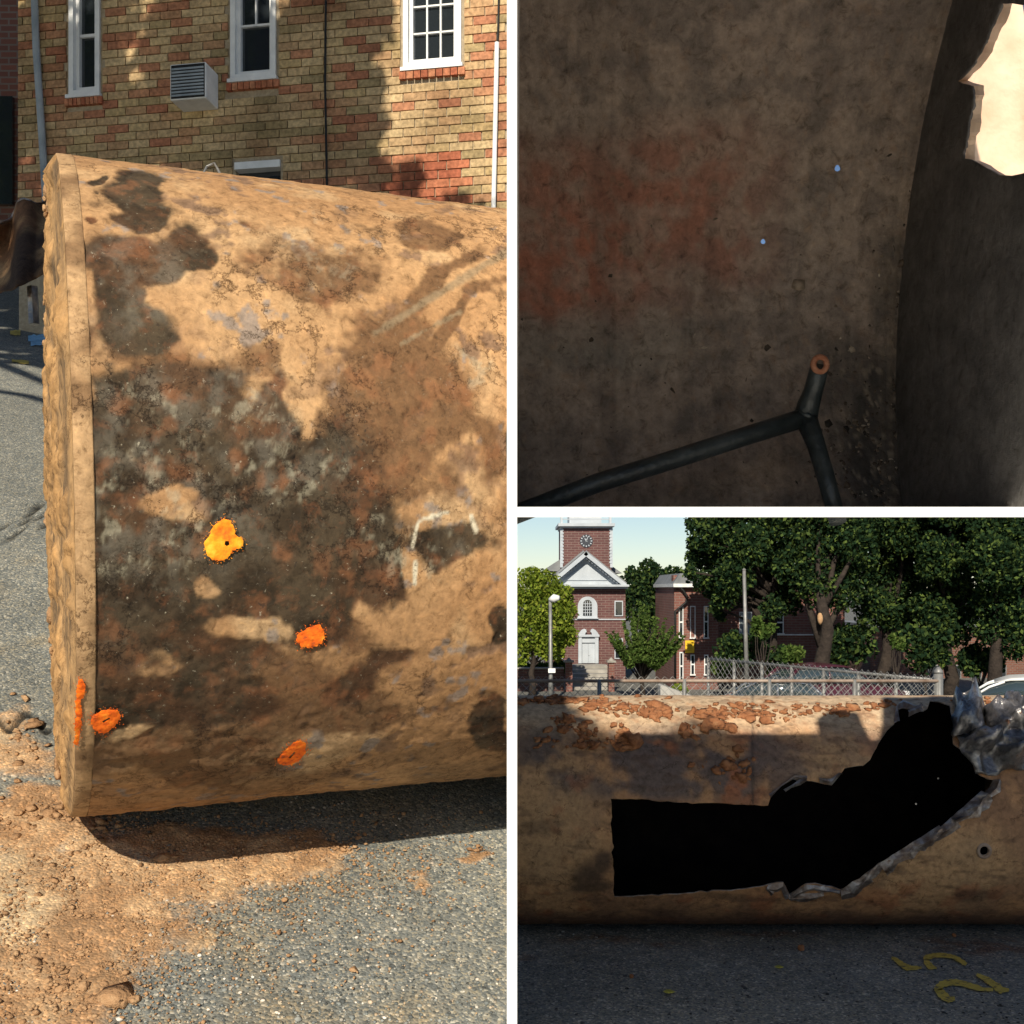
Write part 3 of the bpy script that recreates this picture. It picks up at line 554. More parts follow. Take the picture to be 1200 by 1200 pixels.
# torn plate standing behind the tank's end
def torn_sheet():
    root = empty('torn_steel_plate', at(36, 345, 6.2), 'curled brown torn steel plate behind the left tank end', 'scrap metal')
    top = [(-14, 262), (4, 262), (13, 258), (18, 248), (21, 238), (28, 234), (35, 236), (42, 240), (50, 239), (58, 233), (66, 226), (76, 215)]
    bot = [(-14, 350), (4, 342), (13, 341), (18, 339), (21, 336), (28, 334), (35, 330), (42, 327), (50, 322), (58, 320), (66, 318), (76, 316)]
    nu, nv = 60, 40; V = []
    tx = np.interp(np.linspace(0, 1, nu), np.linspace(0, 1, 12), np.arange(12))
    for i in range(nu):
        k = min(int(tx[i]), 10); f = tx[i] - k
        a = np.array(top[k]) * (1 - f) + np.array(top[k + 1]) * f; b = np.array(bot[k]) * (1 - f) + np.array(bot[k + 1]) * f
        for j in range(nv):
            t = j / (nv - 1); q = a * (1 - t) + b * t; Y = 6.1 + 0.28 * math.sin(3.0 * t + i / nu * 2.2) + 0.12 * math.sin(9 * i / nu + 2 * t) + 0.25 * (1 - t) ** 3
            V.append(at(q[0], q[1], Y))
    V = np.array(V); n = fbm(V, 4, 4, 5)
    c = mixc(np.zeros((len(V), 3)) + (0.16, 0.08, 0.04), (0.32, 0.2, 0.1), sstep(0.45, 0.65, n)); c = mixc(c, (0.05, 0.03, 0.02), sstep(0.5, 0.7, fbm(V, 3, 3, 8)))
    o = mesh_obj('plate', V, grid_faces(nu, nv), M['tank'], root, smooth=True, cols=c); solidify(o, 0.008)
    MB().tube([V[i * nv] + np.array([0, -.004, .004]) for i in range(0, nu, 2)], 0.009, 6).build('torn_rim', M['steel_edge'], root)
    MB().tube([at(38, 336, 6.2), at(40, 380, 6.2) * 1.0], 0.03, 6).build('prop', M['steel'], root)
    return root
torn_sheet()

# loose soil and gravel on the lot
def lot_soil():
    rg = np.random.default_rng(12)
    def onlot(px_, py_):
        r = np.stack([(px_ - CX) / F, np.ones_like(px_), (HY - py_) / F], -1); g = NRM.dot(CP) / (r @ NRM); return r * g[:, None]
    zones = [(40, 958, 55, 20, 80, .014), (80, 972, 45, 9, 50, .012), (30, 870, 22, 40, 36, .014), (60, 1080, 80, 70, 240, .006), (200, 1000, 150, 30, 200, .006), (330, 1010, 80, 22, 80, .006), (405, 992, 18, 8, 30, .007), (70, 1160, 90, 40, 160, .008), (105, 1165, 30, 15, 8, .02), (560, 998, 12, 5, 14, .007), (350, 1100, 260, 90, 90, .005), (465, 1130, 120, 60, 30, .006)]
    C, R = [], []
    for cx, cy, sx, sy, k, rad in zones:
        q = onlot(rg.normal(cx, sx * .6, k), rg.normal(cy, sy * .6, k)); ok = (q[:, 0] < -0.05) & (q[:, 1] < 6) & (q[:, 1] > 1); q = q[ok]; C.append(q)
        r = rad * rg.lognormal(-.35, .5, (len(q), 1)) * rg.uniform(.7, 1.3, (len(q), 3)); r[:, 2] *= .4; R.append(r)
    fl = np.array([A, np.cross(NRM, A), NRM])
    for cx, cy, sx, sy, k in ((110, 1050, 170, 70, 2600), (250, 1005, 170, 36, 1300), (70, 1150, 120, 60, 1200), (60, 960, 70, 30, 600), (420, 1010, 160, 50, 500)):   # crumbs and dust grains
        q = onlot(rg.normal(cx, sx * .7, k), rg.normal(cy, sy * .7, k)); q = q[(q[:, 0] < -.05) & (q[:, 1] < 6) & (q[:, 1] > 1)] - NRM * .004; C.append(q)
        r = rg.lognormal(-5.75, .42, (len(q), 1)) * rg.uniform(.7, 1.3, (len(q), 3)); r[:, 2] *= .7; R.append(r)
    V, Fc = lumps(np.concatenate(C) + NRM * .008, np.concatenate(R), 13, fl, rough=.8)
    o = tag(mesh_obj('loose_soil', V, Fc, M['soil'], smooth=False), 'loose orange soil clods spilled beside the left tank end', 'soil', kind='stuff')
    k = 5200; q = onlot(rg.uniform(-10, 610, k), rg.uniform(930, 1215, k)); ok = (q[:, 0] < -0.04); q = q[ok]
    r = rg.lognormal(-5.6, .3, (len(q), 1)) * rg.uniform(.8, 1.3, (len(q), 3)); r[:, 2] *= .5
    V, Fc = lumps(q + NRM * .0015, r, 14, fl)
    st = random_mat('aggregate', [(0, (0.05, 0.055, 0.055)), (0.4, (0.15, 0.17, 0.17)), (0.7, (0.28, 0.29, 0.27)), (0.9, (0.42, 0.3, 0.18)), (1, (0.7, 0.68, 0.62))], island=True)
    tag(mesh_obj('gravel', V, Fc, st), 'fine grey gravel bedded in the sloping asphalt', 'gravel', kind='stuff')
lot_soil()

# ================================================================== the buff brick house behind it
YR, KY = 10.6, 0.178; EL = np.array([-0.9845, 0.1752, 0.0]); NF = np.array([-0.1752, -0.9845, 0.0])
FO = np.array([-0.03, YR, 0.0])
def fac(px, py):
    k = (CX - px) / F; t = (k * YR - 0.03) / (0.9845 - k * 0.1752); return t, (HY - py) / F * (YR + 0.1752 * t)
def FP(t, z, d=0.0): p = FO + EL * t + NF * d; return (p[0], p[1], z)
def house():
    root = empty('brick_house', FP(2.5, hill(-2.5, 11)), 'buff and red brick house with white windows behind the left tank', 'house')
    TL, Z0, Z1 = 5.12, -1.0, 7.2
    wins = {'r': (fac(541, 70)[0], fac(473, 80)[0], fac(505, 79)[1], 6.9), 'm': (fac(324, 92)[0], fac(271, 92)[0], fac(297, 93)[1], 6.9), 'l': (fac(118, 110)[0], fac(82, 112)[0], fac(100, 112)[1], 6.9), 'b': (fac(329, 206)[0], fac(276, 200)[0], 3.2, fac(300, 190)[1])}
    # masonry core with real openings, as strips between the openings
    cuts = sorted([(a, b, z0, z1) for a, b, z0, z1 in wins.values()])
    ts = sorted({0.0, TL} | {c[0] for c in cuts} | {c[1] for c in cuts}); mb = MB()
    for a, b in zip(ts[:-1], ts[1:]):
        segs = [(Z0, Z1)]
        for c in cuts:
            if c[0] <= a + 1e-6 and c[1] >= b - 1e-6:
                segs = [s for z0, z1 in segs for s in ((z0, min(z1, c[2])), (max(z0, c[3]), z1)) if s[1] - s[0] > 1e-3]
        for z0, z1 in segs: mb.prism([(a, z0), (b, z0), (b, z1), (a, z1)], lambda u, v, d: (min(FP(u, v, d)[0], -.03), FP(u, v, d)[1], v), -0.3, 0.0)
    mb.box(FP(TL, 0)[0], -.032, 15.0, 15.3, Z0, Z1); mb.box(-.28, -.032, 10.95, 15.0, Z0, Z1); mb.box(FP(TL, 0)[0], FP(TL, 0)[0] + .25, 11.85, 15.0, Z0, Z1)
    mb.build('wall', M['mortar'], root)
    MB().box(FP(TL, 0)[0] - .2, -.032, 10.4, 15.5, Z1 + .002, Z1 + .15).build('roof', M['slate'], root)
    # brickwork, every brick proud of the mortar
    CH, BL, G = 0.0845, 0.229, 0.010
    bm = bmesh.new(); bmesh.ops.create_cube(bm, size=1.0); bmesh.ops.bevel(bm, geom=bm.edges[:], offset=0.03, segments=1, affect='EDGES')
    me = bpy.data.meshes.new('brick'); bm.to_mesh(me); me.materials.append(M['brick']); bv = np.array([v.co[:] for v in bm.verts]); bf = [[v.index for v in f.verts] for f in bm.faces]; bm.free()
    me2 = me.copy(); me2.materials.clear(); me2.materials.append(M['redbrick'])
    pa0, pb0 = fac(538, 210)[0], fac(452, 210)[0]; pz1 = fac(500, 187)[1]
    items = []; rg = random.Random(4); nrow = int((6.5 - 3.25) / CH)
    for r in range(nrow + 1):
        z = 3.25 + r * CH; t = -(BL * 0.5 if r % 2 else 0) ; t += (0.03 if r % 3 == 0 else 0)
        while t < TL:
            a, b = max(t + G / 2, 0.002), min(t + BL - G / 2, TL - 0.002); t += BL
            spans = [(a, b)]
            for wa, wb, w0, w1 in wins.values():
                ex = 0.03
                if z + CH > w0 - 0.11 and z < w1: spans = [s for p, q in spans for s in ((p, min(q, wa - ex)), (max(p, wb + ex), q)) if s[1] - s[0] > 0.03]
            for p, q in spans: items.append((p, q, z + G / 2, z + CH - G / 2, z < pz1 and pa0 - .05 < (p + q) / 2 < pb0))
    def size_px(it):
        c = FP((it[0] + it[1]) / 2, it[2]); x, y = proj(np.array(c)); return (1 if -5 < x < 605 and -5 < y < 250 else 0, (it[1] - it[0]) / c[1] - 0.004 * it[0])
    items.sort(key=size_px, reverse=True)
    ang = math.atan2(EL[1], EL[0]); mv, mf = [], []
    for i, (p, q, z0, z1, red) in enumerate(items):
        dpt = 0.02 + rg.uniform(-.003, .003)
        if i < 300:
            o = bpy.data.objects.new('brick', me2 if red else me); COL.objects.link(o); o.parent = root
            o.location = Vector(FP((p + q) / 2, (z0 + z1) / 2, dpt / 2 - .006)) - Vector(ORG[root]); o.rotation_euler = (0, rg.uniform(-.006, .006), ang); o.scale = (q - p, dpt + .012, z1 - z0)
        else:
            c = np.array(FP((p + q) / 2, (z0 + z1) / 2, dpt / 2 - .006)); v = bv * [q - p, dpt + .012, z1 - z0]
            v = np.outer(v[:, 0], EL) + np.outer(v[:, 1], -NF) + np.outer(v[:, 2], [0, 0, 1]) + c; b = len(mv) * len(bv); mv.append(v); mf += [[b + k for k in f] for f in bf]
    tag(mesh_obj('brickwork', np.concatenate(mv), mf, M['brick_i'], root), kind='stuff')
    # windows
    def window(a, b, z0, z1, bars, sill):
        W_ = MB()
        for (p, q, r, s) in ((a, a + .05, z0, z1), (b - .05, b, z0, z1), (a + .05, b - .05, z0, z0 + .05)): W_.prism([(p, r), (q, r), (q, s), (p, s)], FP, -0.11, 0.028)
        w = W_.build('window', M['trim'], root)
        sa = MB()
        for (p, q, r, s) in ((a + .05, a + .085, z0 + .05, z1), (b - .085, b - .05, z0 + .05, z1), (a + .085, b - .085, z0 + .05, z0 + .10)): sa.prism([(p, r), (q, r), (q, s), (p, s)], FP, -0.1, -0.03)
        for (p, q, r, s) in bars: sa.prism([(p, r), (q, r), (q, s), (p, s)], FP, -0.078, -0.05)
        sa.build('sash', M['trim'], w)
        MB().prism([(a + .085, z0 + .1), (b - .085, z0 + .1), (b - .085, z1), (a + .085, z1)], FP, -0.085, -0.08).build('pane', M['glass'], w)
        if sill:
            MB().prism([(a - .02, z0 - .035), (b + .02, z0 - .035), (b + .02, z0), (a - .02, z0)], FP, -0.05, 0.06).build('sill', M['trim'], w)
            k = 9
            for i in range(k):
                p = a - .04 + (b - a + .08) * i / k; q = a - .04 + (b - a + .08) * (i + 1) / k - .008
                MB().prism([(p, z0 - .11), (q, z0 - .11), (q, z0 - .04), (p, z0 - .04)], FP, -0.02, 0.05).build('sill_brick', M['redbrick'], w)
    a, b, z0, z1 = wins['r']; ww = b - a - .17
    bars = [(a + .085 + ww * f - .008, a + .085 + ww * f + .008, z0 + .1, z1) for f in (1 / 3, 2 / 3)] + [(a + .085, b - .085, z0 + .1 + .26 * k - .008, z0 + .1 + .26 * k + .008) for k in (1, 2, 3)]
    window(a, b, z0, z1, bars, True)
    a, b, z0, z1 = wins['m']; window(a, b, z0, z1, [((a + b) / 2 - .008, (a + b) / 2 + .008, z0 + .55, z1)] + [(a + .085, b - .085, z0 + .55, z0 + .57)], True)
    a, b, z0, z1 = wins['l']; window(a, b, z0, z1, [(a + .085, b - .085, z0 + .62, z0 + .65)], True)
    a, b, z0, z1 = wins['b']; W_ = MB()
    W_.prism([(a, z1 - .07), (b, z1 - .07), (b, z1), (a, z1)], FP, -0.11, 0.03); w = W_.build('window', M['trim'], root)
    MB().prism([(a, z0), (b, z0), (b, z1 - .07), (a, z1 - .07)], FP, -0.1, -0.09).build('pane', M['glass'], w)
    # pipes and cable down the front
    def run(pts, r, m, nm, off=.07): MB().tube([FP(*fac(*p), off) for p in pts], r, 10).build(nm, m, root)
    run([(44, -30), (47, 60), (53, 150), (58, 232), (60, 300)], .036, M['pipe_grey'], 'downpipe')
    run([(584, 54), (582, 150), (580, 245), (579, 300)], .022, M['white'], 'conduit')
    run([(586, -30), (585, 30), (584, 56)], .009, M['black'], 'cable', .05)
    run([(384, -30), (383, 100), (385, 215), (386, 260)], .011, M['black'], 'cable', .05)
    # window air conditioner
    a, z1 = fac(257, 92); b, z0 = fac(216, 128); z1 = fac(240, 90)[1]; z0 = fac(240, 131)[1]
    ac = empty('air_conditioner', FP((a + b) / 2, z0), 'boxy window air conditioner sticking out of the brick house wall', 'air conditioner')
    MB().prism([(a, z0), (b, z0), (b, z1), (a, z1)], FP, 0.02, 0.3).build('casing', M['trim'], ac, bevel=.008)
    g = MB()
    for i in range(9):
        z = z0 + .03 + (z1 - z0 - .06) * i / 9; g.prism([(a + .02, z), (b - .02, z), (b - .02, z + .018), (a + .02, z + .018)], FP, 0.3, 0.312)
    g.build('grille', M['pipe_grey'], ac)
    MB().prism([(a + .012, z0 + .012), (b - .012, z0 + .012), (b - .012, z1 - .012), (a + .012, z1 - .012)], FP, 0.2995, 0.303).build('grille_backing', M['black'], ac)
    return root
house()
def neighbour():
    b0 = at(16, 340, 15.5); root = empty('neighbour_house', (b0[0], b0[1], hill(b0[0], b0[1])), 'dark red brick house in shade at the far left edge', 'house')
    x1 = at(31, 0, 14.6)[0]
    MB().box(x1 - 6, x1, 14.6, 20, 0, 9.5).build('wall', M['darkbrick'], root)
    MB().box(x1 - 6.2, x1 + .2, 14.4, 20.2, 9.5, 9.8).build('roof', M['slate'], root)
    MB().box(x1 - .8, x1 - .15, 14.52, 14.59, 5.0, 6.4).build('window', M['glass'], root)
neighbour()

# ================================================================== leaves
def leaves(clumps, n, size, seed=1, aspect=0.6, shell=0.45, droop=0.0):
    """n little two-triangle leaves spread through ellipsoid clumps [(centre, radii), ...]"""
    rg = np.random.default_rng(seed); C = np.array([c for c, r in clumps], float); R = np.array([np.ones(3) * r for c, r in clumps], float)
    w = R.prod(1) ** (2 / 3); k = rg.choice(len(C), n, p=w / w.sum())
    d = rg.normal(size=(n, 3)); d /= np.linalg.norm(d, axis=1)[:, None]; rad = shell + (1.05 - shell) * rg.random(n) ** 0.6
    P = C[k] + d * rad[:, None] * R[k] * (0.8 + 0.5 * vnoise(d * 2.3 + C[k], seed))[:, None]
    a = rg.normal(size=(n, 3)) + d * .6; a[:, 2] -= droop; a /= np.linalg.norm(a, axis=1)[:, None]
    b = np.cross(a, rg.normal(size=(n, 3))); b /= np.linalg.norm(b, axis=1)[:, None]; s = size * rg.uniform(.6, 1.35, n)[:, None]
    nrm = np.cross(a, b)
    V = np.stack([P - a * s, P + b * s * aspect + nrm * s * .15, P + a * s, P - b * s * aspect + nrm * s * .15], 1).reshape(-1, 3)
    return V, np.arange(4 * n).reshape(-1, 4)
def branchy(mb, base, top, r0, targets, r1=None, seed=0):
    rg = random.Random(seed); base, top = Vector(base), Vector(top); pts = []
    for i in range(6):
        t = i / 5; p = base.lerp(top, t) + Vector((rg.uniform(-1, 1), rg.uniform(-1, 1), 0)) * r0 * .7 * (0 < i); pts.append(p)
    mb.tube(pts, [r0 * (1.25 if i == 0 else 1 - .55 * i / 5) for i in range(6)], 9)
    for k, tg in enumerate(targets):
        tg = Vector(tg); s = base.lerp(top, .45 + .5 * rg.random()); m1 = s.lerp(tg, .5) + Vector((rg.uniform(-.3, .3), rg.uniform(-.3, .3), .25)) * (tg - s).length * .3
        mb.tube([s, s.lerp(m1, .55), m1, m1.lerp(tg, .6), tg], [r0 * .42, r0 * .34, r0 * .26, r0 * .18, r0 * .07], 6)
def tree(name, base, height, r0, clumps, n, size, leafm, label, cat='tree', group=None, seed=1, droop=0, shell=.45, trunk_top=None):
    root = empty(name, base, label, cat, group); mb = MB(); base = np.array(base)
    top = trunk_top if trunk_top is not None else base + np.array([0, 0, height])
    branchy(mb, base, top, r0, [c for c, r in clumps], seed=seed); mb.build('trunk', M['bark'], root, smooth=True)
    V, Fc = leaves(clumps, n, size, seed, droop=droop, shell=shell)
    tag(mesh_obj('crown', V, Fc, M[leafm], root), kind='stuff')
    return root

# tree beside the lot (out of frame, left) whose shadow dapples the brick house
def shade_tree():
    S = np.array(SDIR); tt = 8.5; cl = []
    rgx = np.random.default_rng(8)
    for px, py, r in ((55, 30, .34), (60, 110, .36), (75, 180, .34), (110, 60, .36), (130, 20, .34), (135, 140, .34), (150, 190, .3), (205, 50, .4), (215, 110, .4), (230, 170, .34), (265, 30, .4), (275, 110, .42), (300, 160, .42), (320, 60, .4), (335, 120, .42), (350, 185, .4), (372, 40, .38), (385, 100, .36), (390, 160, .36), (415, 60, .26), (425, 30, .3), (412, 195, .3), (440, 15, .22), (445, 205, .16), (480, 212, .13), (432, 110, .18), (440, 150, .13), (240, 225, .35), (320, 230, .35), (20, 60, .3), (15, 140, .3)):
        p = np.array(FP(*fac(px, py))); cl.append((p + S * (tt + rgx.uniform(-.6, .6)), r * np.array([1, 1, 1.0])))
    for px in (-12, 8, 26):
        for py in (10, 60, 110, 160, 210): cl.append((at(px, py, 14.6) + S * (tt + 2), np.ones(3) * .5))
    c = np.mean([q for q, r in cl], 0)
    for gx in np.arange(-5.6, -.2, .85):                     # clumps added to shade hidden ground and cut bounce onto the house
        for gy in np.arange(7.6, 10.6, .85):
            if gx > -.4 * gy + .5: cl.append((np.array([gx, gy, hill(gx, gy)]) + S * (tt + 2.5), np.array([.62, .62, .45])))
    for px in range(60, 600, 60):
        for py in (300, 380, 460): cl.append((np.array(FP(*fac(px, py))) + S * (tt + 1.2), np.array([.45, .45, .4])))
    bx, by = c[0] - 2.6, c[1] - .3; base = np.array([bx, by, hill(bx, by)])
    tree('maple_tree', base, 9, .22, cl[::2] , 10, .05, 'leaf_mid', 'leafy maple tree left of the lot shading the brick house', seed=4, trunk_top=c - np.array([1.2, 0, .6]))
    root = [o for o in COL.objects if o.name == 'maple_tree'][0]
    cr = [o for o in root.children if o.name.startswith('crown')][0]; bpy.data.objects.remove(cr)
    for _ in range(70):  # extra canopy added out of view to block sky light on the house
        x_, y_, z_ = rgx.uniform(-13, -7.4), rgx.uniform(-1, 7), rgx.uniform(9.5, 15); cl.append((np.array([x_, y_, z_]), np.ones(3) * rgx.uniform(.9, 1.4)))
    V, Fc = leaves(cl[:-70], 52000, .09, 6, shell=.1); V3, F3 = leaves(cl[-70:], 9000, .24, 16, shell=.1); Fc = np.concatenate([Fc, F3 + len(V)]); V = np.concatenate([V, V3]); tag(mesh_obj('crown', V, Fc, M['leaf_mid'], root), kind='stuff')
shade_tree()
def added_shade_tree():  # added out of view to soften the shadow edge on the cut tank
    rg = np.random.default_rng(33); cl = []
    for x in [v for v in np.arange(-3.6, 3.6, .42) if not -.75 < v < 1.1]: cl.append((np.array([x, -8 + rg.uniform(-.5, .5), 12.15 + rg.uniform(-.3, .2)]), rg.uniform(.45, .75) * np.ones(3)))
    tree('added_shade_tree', (4.6, -8.2, GZ), 15, .2, cl, 5200, .1, 'leaf_mid', 'unseen leafy tree added behind the viewpoint to shade the yard', seed=34, shell=.1, trunk_top=np.array([4.2, -8.1, 12.0]))
added_shade_tree()

# ================================================================== UPPER RIGHT: looking into a cut-open tank on the platform
def upper_tank():
    Yc, zc, R = 4.25, 1.2, 2.6; XE = 2.36; X0 = 0.016
    root = empty('opened_tank', (1.2, 5.5, PL * 5.5 + t2), 'dark rusty inside of a cut-open tank with pipes and pinholes', 'tank')
    f = lambda p: zc + R * math.sin(p) - (PL * (Yc + R * math.cos(p)) + t2 + .004)
    lo, hi = -1.2, 0.0
    for _ in range(50):
        m_ = (lo + hi) / 2
        if f(m_) < 0: lo = m_
        else: hi = m_
    pb = hi; pl = math.radians(90)
    while True:                                   # unseen lip drawn forward to keep direct sun off the inside
        pl += .002; y, z = Yc + R * math.cos(pl), zc + R * math.sin(pl)
        if (HY + 6) / F * y > z - .01 or y < 2.05: break
    pl -= .004
    us = np.linspace(X0, XE, 150); vs = np.linspace(pb, pl, 260)
    def hit(px, py):
        r = ray(px, py); a = 1 + r[2] ** 2; b = -2 * (Yc + r[2] * zc); c = Yc ** 2 + zc ** 2 - R * R; t = (-b + math.sqrt(b * b - 4 * a * c)) / (2 * a); q = r * t
        return q[0], math.atan2(q[2] - zc, q[1] - Yc)
    hs = []
    for px, py, r in ((981, 197, 3.6), (894, 283, 2.9)):
        hs.append(np.array([hit(px + r * math.cos(a) * (1 + .2 * math.sin(3 * a)), py + r * 1.1 * math.sin(a)) for a in np.linspace(0, 2 * math.pi, 11)[:-1]]))
    ov, of = sheet(us, vs, hs)
    V0 = np.c_[ov[:, 0], Yc + R * np.cos(ov[:, 1]), zc + R * np.sin(ov[:, 1])]; px, py = proj(V0)
    n1, n2, n3 = fbm(V0, 2.2, 4, 1), fbm(V0, 9, 5, 2), fbm(V0, 26, 4, 3)
    c = mixc(np.zeros((len(V0), 3)) + (0.42, 0.325, 0.26), (0.27, 0.215, 0.18), sstep(.35, .65, n2))
    w = 80 * (n1 - .5)
    red = blobs(px + w, py + w, [(650, 300, 130, 80), (770, 250, 110, 70, 0, .8), (640, 210, 90, 50, 0, .7), (820, 200, 90, 50, 0, .6)], .7)
    c = mixc(c, (0.5, 0.18, 0.105), red * (.35 + .65 * sstep(.35, .62, n2)) * .95)
    c = mixc(c, (0.28, 0.26, 0.22), blobs(px + w, py + w, [(700, 400, 110, 40), (650, 390, 60, 30)], .6) * .45)
    c = mixc(c, (0.34, 0.23, 0.16), sstep(.62, .72, n3) * .6)
    wet = blobs(px + w * .4, py, [(1035, 520, 55, 120), (1050, 360, 30, 90, 0, .7), (985, 440, 30, 50, 0, .7)], .4)
    c = mixc(c, (0.022, 0.022, 0.022), wet * .85)
    c = mixc(c, (0.34, 0.27, 0.2), sstep(.6, .68, fbm(V0, 34, 3, 9)) * wet * .75)
    h = .012 * (n2 - .5) + .01 * (n3 - .5) + wet * .03 * (fbm(V0, 30, 3, 12) - .5)
    ridge = np.exp(-((V0[:, 0] - (XE - .05)) / .012) ** 2) + .7 * np.exp(-((V0[:, 0] - (XE - .1)) / .01) ** 2)   # weld beads by the end seam
    h += .012 * ridge; c = mixc(c, (0.2, 0.15, 0.1), np.clip(ridge, 0, 1) * .35)
    rr = R - h; V = np.c_[ov[:, 0], Yc + rr * np.cos(ov[:, 1]), zc + rr * np.sin(ov[:, 1])]
    strk = sstep(.5, .7, fbm(V0 * [9, 1.0, .7], 1, 4, 31)); c = mixc(c, c * .6, strk * .6)
    o = mesh_obj('shell', V, of, M['tank3'], root, smooth=True, cols=np.c_[c, np.full(len(c), .7)]); solidify(o, -.012)
    rg9 = np.random.default_rng(19); C9, N9 = [], []
    for cx, cy, sx, sy, k in ((1040, 520, 36, 75, 1300), (1052, 380, 22, 90, 500), (1020, 560, 50, 35, 500), (1068, 450, 9, 160, 350), (990, 470, 40, 60, 250), (820, 450, 240, 130, 500)):
        for px_, py_ in zip(rg9.normal(cx, sx * .75, k), rg9.normal(cy, sy * .75, k)):
            if px_ > 1078 or py_ > 593 or px_ < 608 or math.hypot(px_ - 981, py_ - 197) < 16 or math.hypot(px_ - 894, py_ - 283) < 16: continue
            x_, p_ = hit(px_, py_)
            if x_ < XE - .01 and p_ > pb: C9.append((x_, Yc + (R - .006) * math.cos(p_), zc + (R - .006) * math.sin(p_))); N9.append(((1, 0, 0), (0, -math.sin(p_), math.cos(p_)), (0, -math.cos(p_), -math.sin(p_))))
    r9 = rg9.lognormal(-5.0, .45, (len(C9), 1)) * rg9.uniform(.6, 1.4, (len(C9), 3)); r9[:, 2] *= .55
    V9, F9 = lumps(np.array(C9), r9, 9, np.array(N9), ICO1, .9)
    m9 = random_mat('scale_flakes', [(0, (.03, .028, .026)), (.5, (.12, .09, .07)), (.8, (.3, .23, .17)), (1, (.6, .52, .42))], True, rough=.4); tag(mesh_obj('rust_scale', V9, F9, m9, root), kind='stuff')
    # end wall with the ragged torn hole
    arc = [(Yc + R * math.cos(p), zc + R * math.sin(p)) for p in np.linspace(pb, pl, 90)]
    arc += [(3.1, PL * 3.1 + t2 + .004)]
    outer = np.array(arc)
    hp = [(1176, 4), (1170, 22), (1162, 40), (1152, 62), (1140, 80), (1124, 95), (1130, 98), (1142, 101), (1144, 112), (1141, 130), (1138, 150), (1135, 165), (1132, 186), (1146, 190), (1160, 198), (1172, 205), (1188, 206), (1210, 200), (1215, 120), (1212, 40), (1208, 4)]
    def hd(px, py): k = XE / ((px - CX) / F); q = ray(px, py) * k; return (q[1], q[2])
    hole = np.array([hd(*q) for q in densify(hp, 6, .8)])
    ov, of = sheet(np.linspace(1.95, 6.9, 140), np.linspace(0, 3.85, 110), [hole], outer)
    V0 = np.c_[np.full(len(ov), XE), ov]; n2 = fbm(V0, 8, 5, 22)
    c = mixc(np.zeros((len(V0), 3)) + (0.17, 0.163, 0.157), (0.11, 0.106, 0.104), sstep(.35, .65, n2)); V0[:, 0] -= .014 * (n2 - .5)
    o = mesh_obj('end_wall', V0, of, M['tank3'], root, smooth=True, cols=c); solidify(o, .012)
    ov2, of2 = sheet(np.linspace(1.95, 6.9, 50), np.linspace(0, 3.85, 40), [], outer); V2 = np.c_[np.full(len(ov2), X0 + .001), ov2]  # left end, seen edge-on, added to stop sun leaking in
    mesh_obj('end_wall', V2, of2, M['tank3'], root, smooth=True, cols=np.zeros((len(V2), 3)) + (0.2, 0.17, 0.15))
    # bright curled lip of the tear and a pale plate added outside to catch the sun
    inner = densify(hp[:17], 5, .6, 5); inner = inner[:int(np.argmax(inner[:, 0] > 1187))] if (inner[:, 0] > 1187).any() else inner; k = len(inner); Vr = []
    for i, q in enumerate(inner):
        y, z = hd(*q); y2, z2 = hd(q[0] + 3 + 1.2 * math.sin(i * .7), q[1] + (2 if q[1] > 180 else -1)); Vr += [(XE - .005, y, z), (XE + .01, (y + y2) / 2, (z + z2) / 2), (XE + .03, y2, z2)]
    o = mesh_obj('torn_lip', np.array(Vr), [(3 * i + j, 3 * i + 3 + j, 3 * i + 4 + j, 3 * i + 1 + j) for i in range(k - 1) for j in (0, 1)], M['pale_plate'], root); solidify(o, .004)
    nu, nv = 40, 40; Vp = []
    for i in range(nu):
        for j in range(nv):
            a, b = i / (nu - 1), j / (nv - 1); x = XE + .03 + 1.85 * a + .03 * math.sin(5 * b + 3 * a); z = 2.1 + (float(np.interp(x, [2.9, 2.98, 3.12, 3.26], [3.36, 2.8, 2.8, 3.8])) - 2.1) * b + .02 * math.sin(17 * a)  # tall far flap added out of view to shade the cut tank's opening
            y = 6.15 + .25 * (1 - (1 - min(a * 5.4, 1)) ** 2) + .05 * math.sin(4.5 * b + 2 * a); Vp.append((x, y, z))
    o = mesh_obj('added_plate', np.array(Vp), grid_faces(nu, nv), M['pale_plate'], root, smooth=True); solidify(o, .01)
    # internal pipework
    J = at(944, 489, 6.15)
    MB().tube([at(596, 606, 5.75), at(700, 566, 5.85), at(800, 535, 5.95), at(880, 509, 6.07), J], [.05, .051, .051, .052, .054], 14).build('pipe', M['pipe_in'], root, smooth=True)
    MB().tube([J, at(947, 476, 6.14), at(953, 458, 6.1), at(960, 432, 6.0)], [.066, .062, .052, .05], 14).build('stub_pipe', M['pipe_in'], root, smooth=True)
    MB().tube([J, at(956, 520, 6.08), at(968, 560, 6.0), at(982, 612, 5.9)], [.062, .05, .048, .046], 14).build('pipe', M['pipe_in'], root, smooth=True)
    mb = MB(); cpt = at(961, 427, 5.97)
    ring = [cpt + np.array([.036 * math.cos(a), .0, .04 * math.sin(a)]) for a in np.linspace(0, 2 * math.pi, 17)]
    mb.tube(ring, .016, 8, False); mb.build('pipe_rim', M['rustring'], root, smooth=True)
    MB().tube([J + np.array([-.05, -.03, .02]), J + np.array([.0, -.055, -.0]), J + np.array([.045, -.035, -.03])], .02, 8).build('weld', M['pipe_in'], root, smooth=True)
    return root
upper_tank()

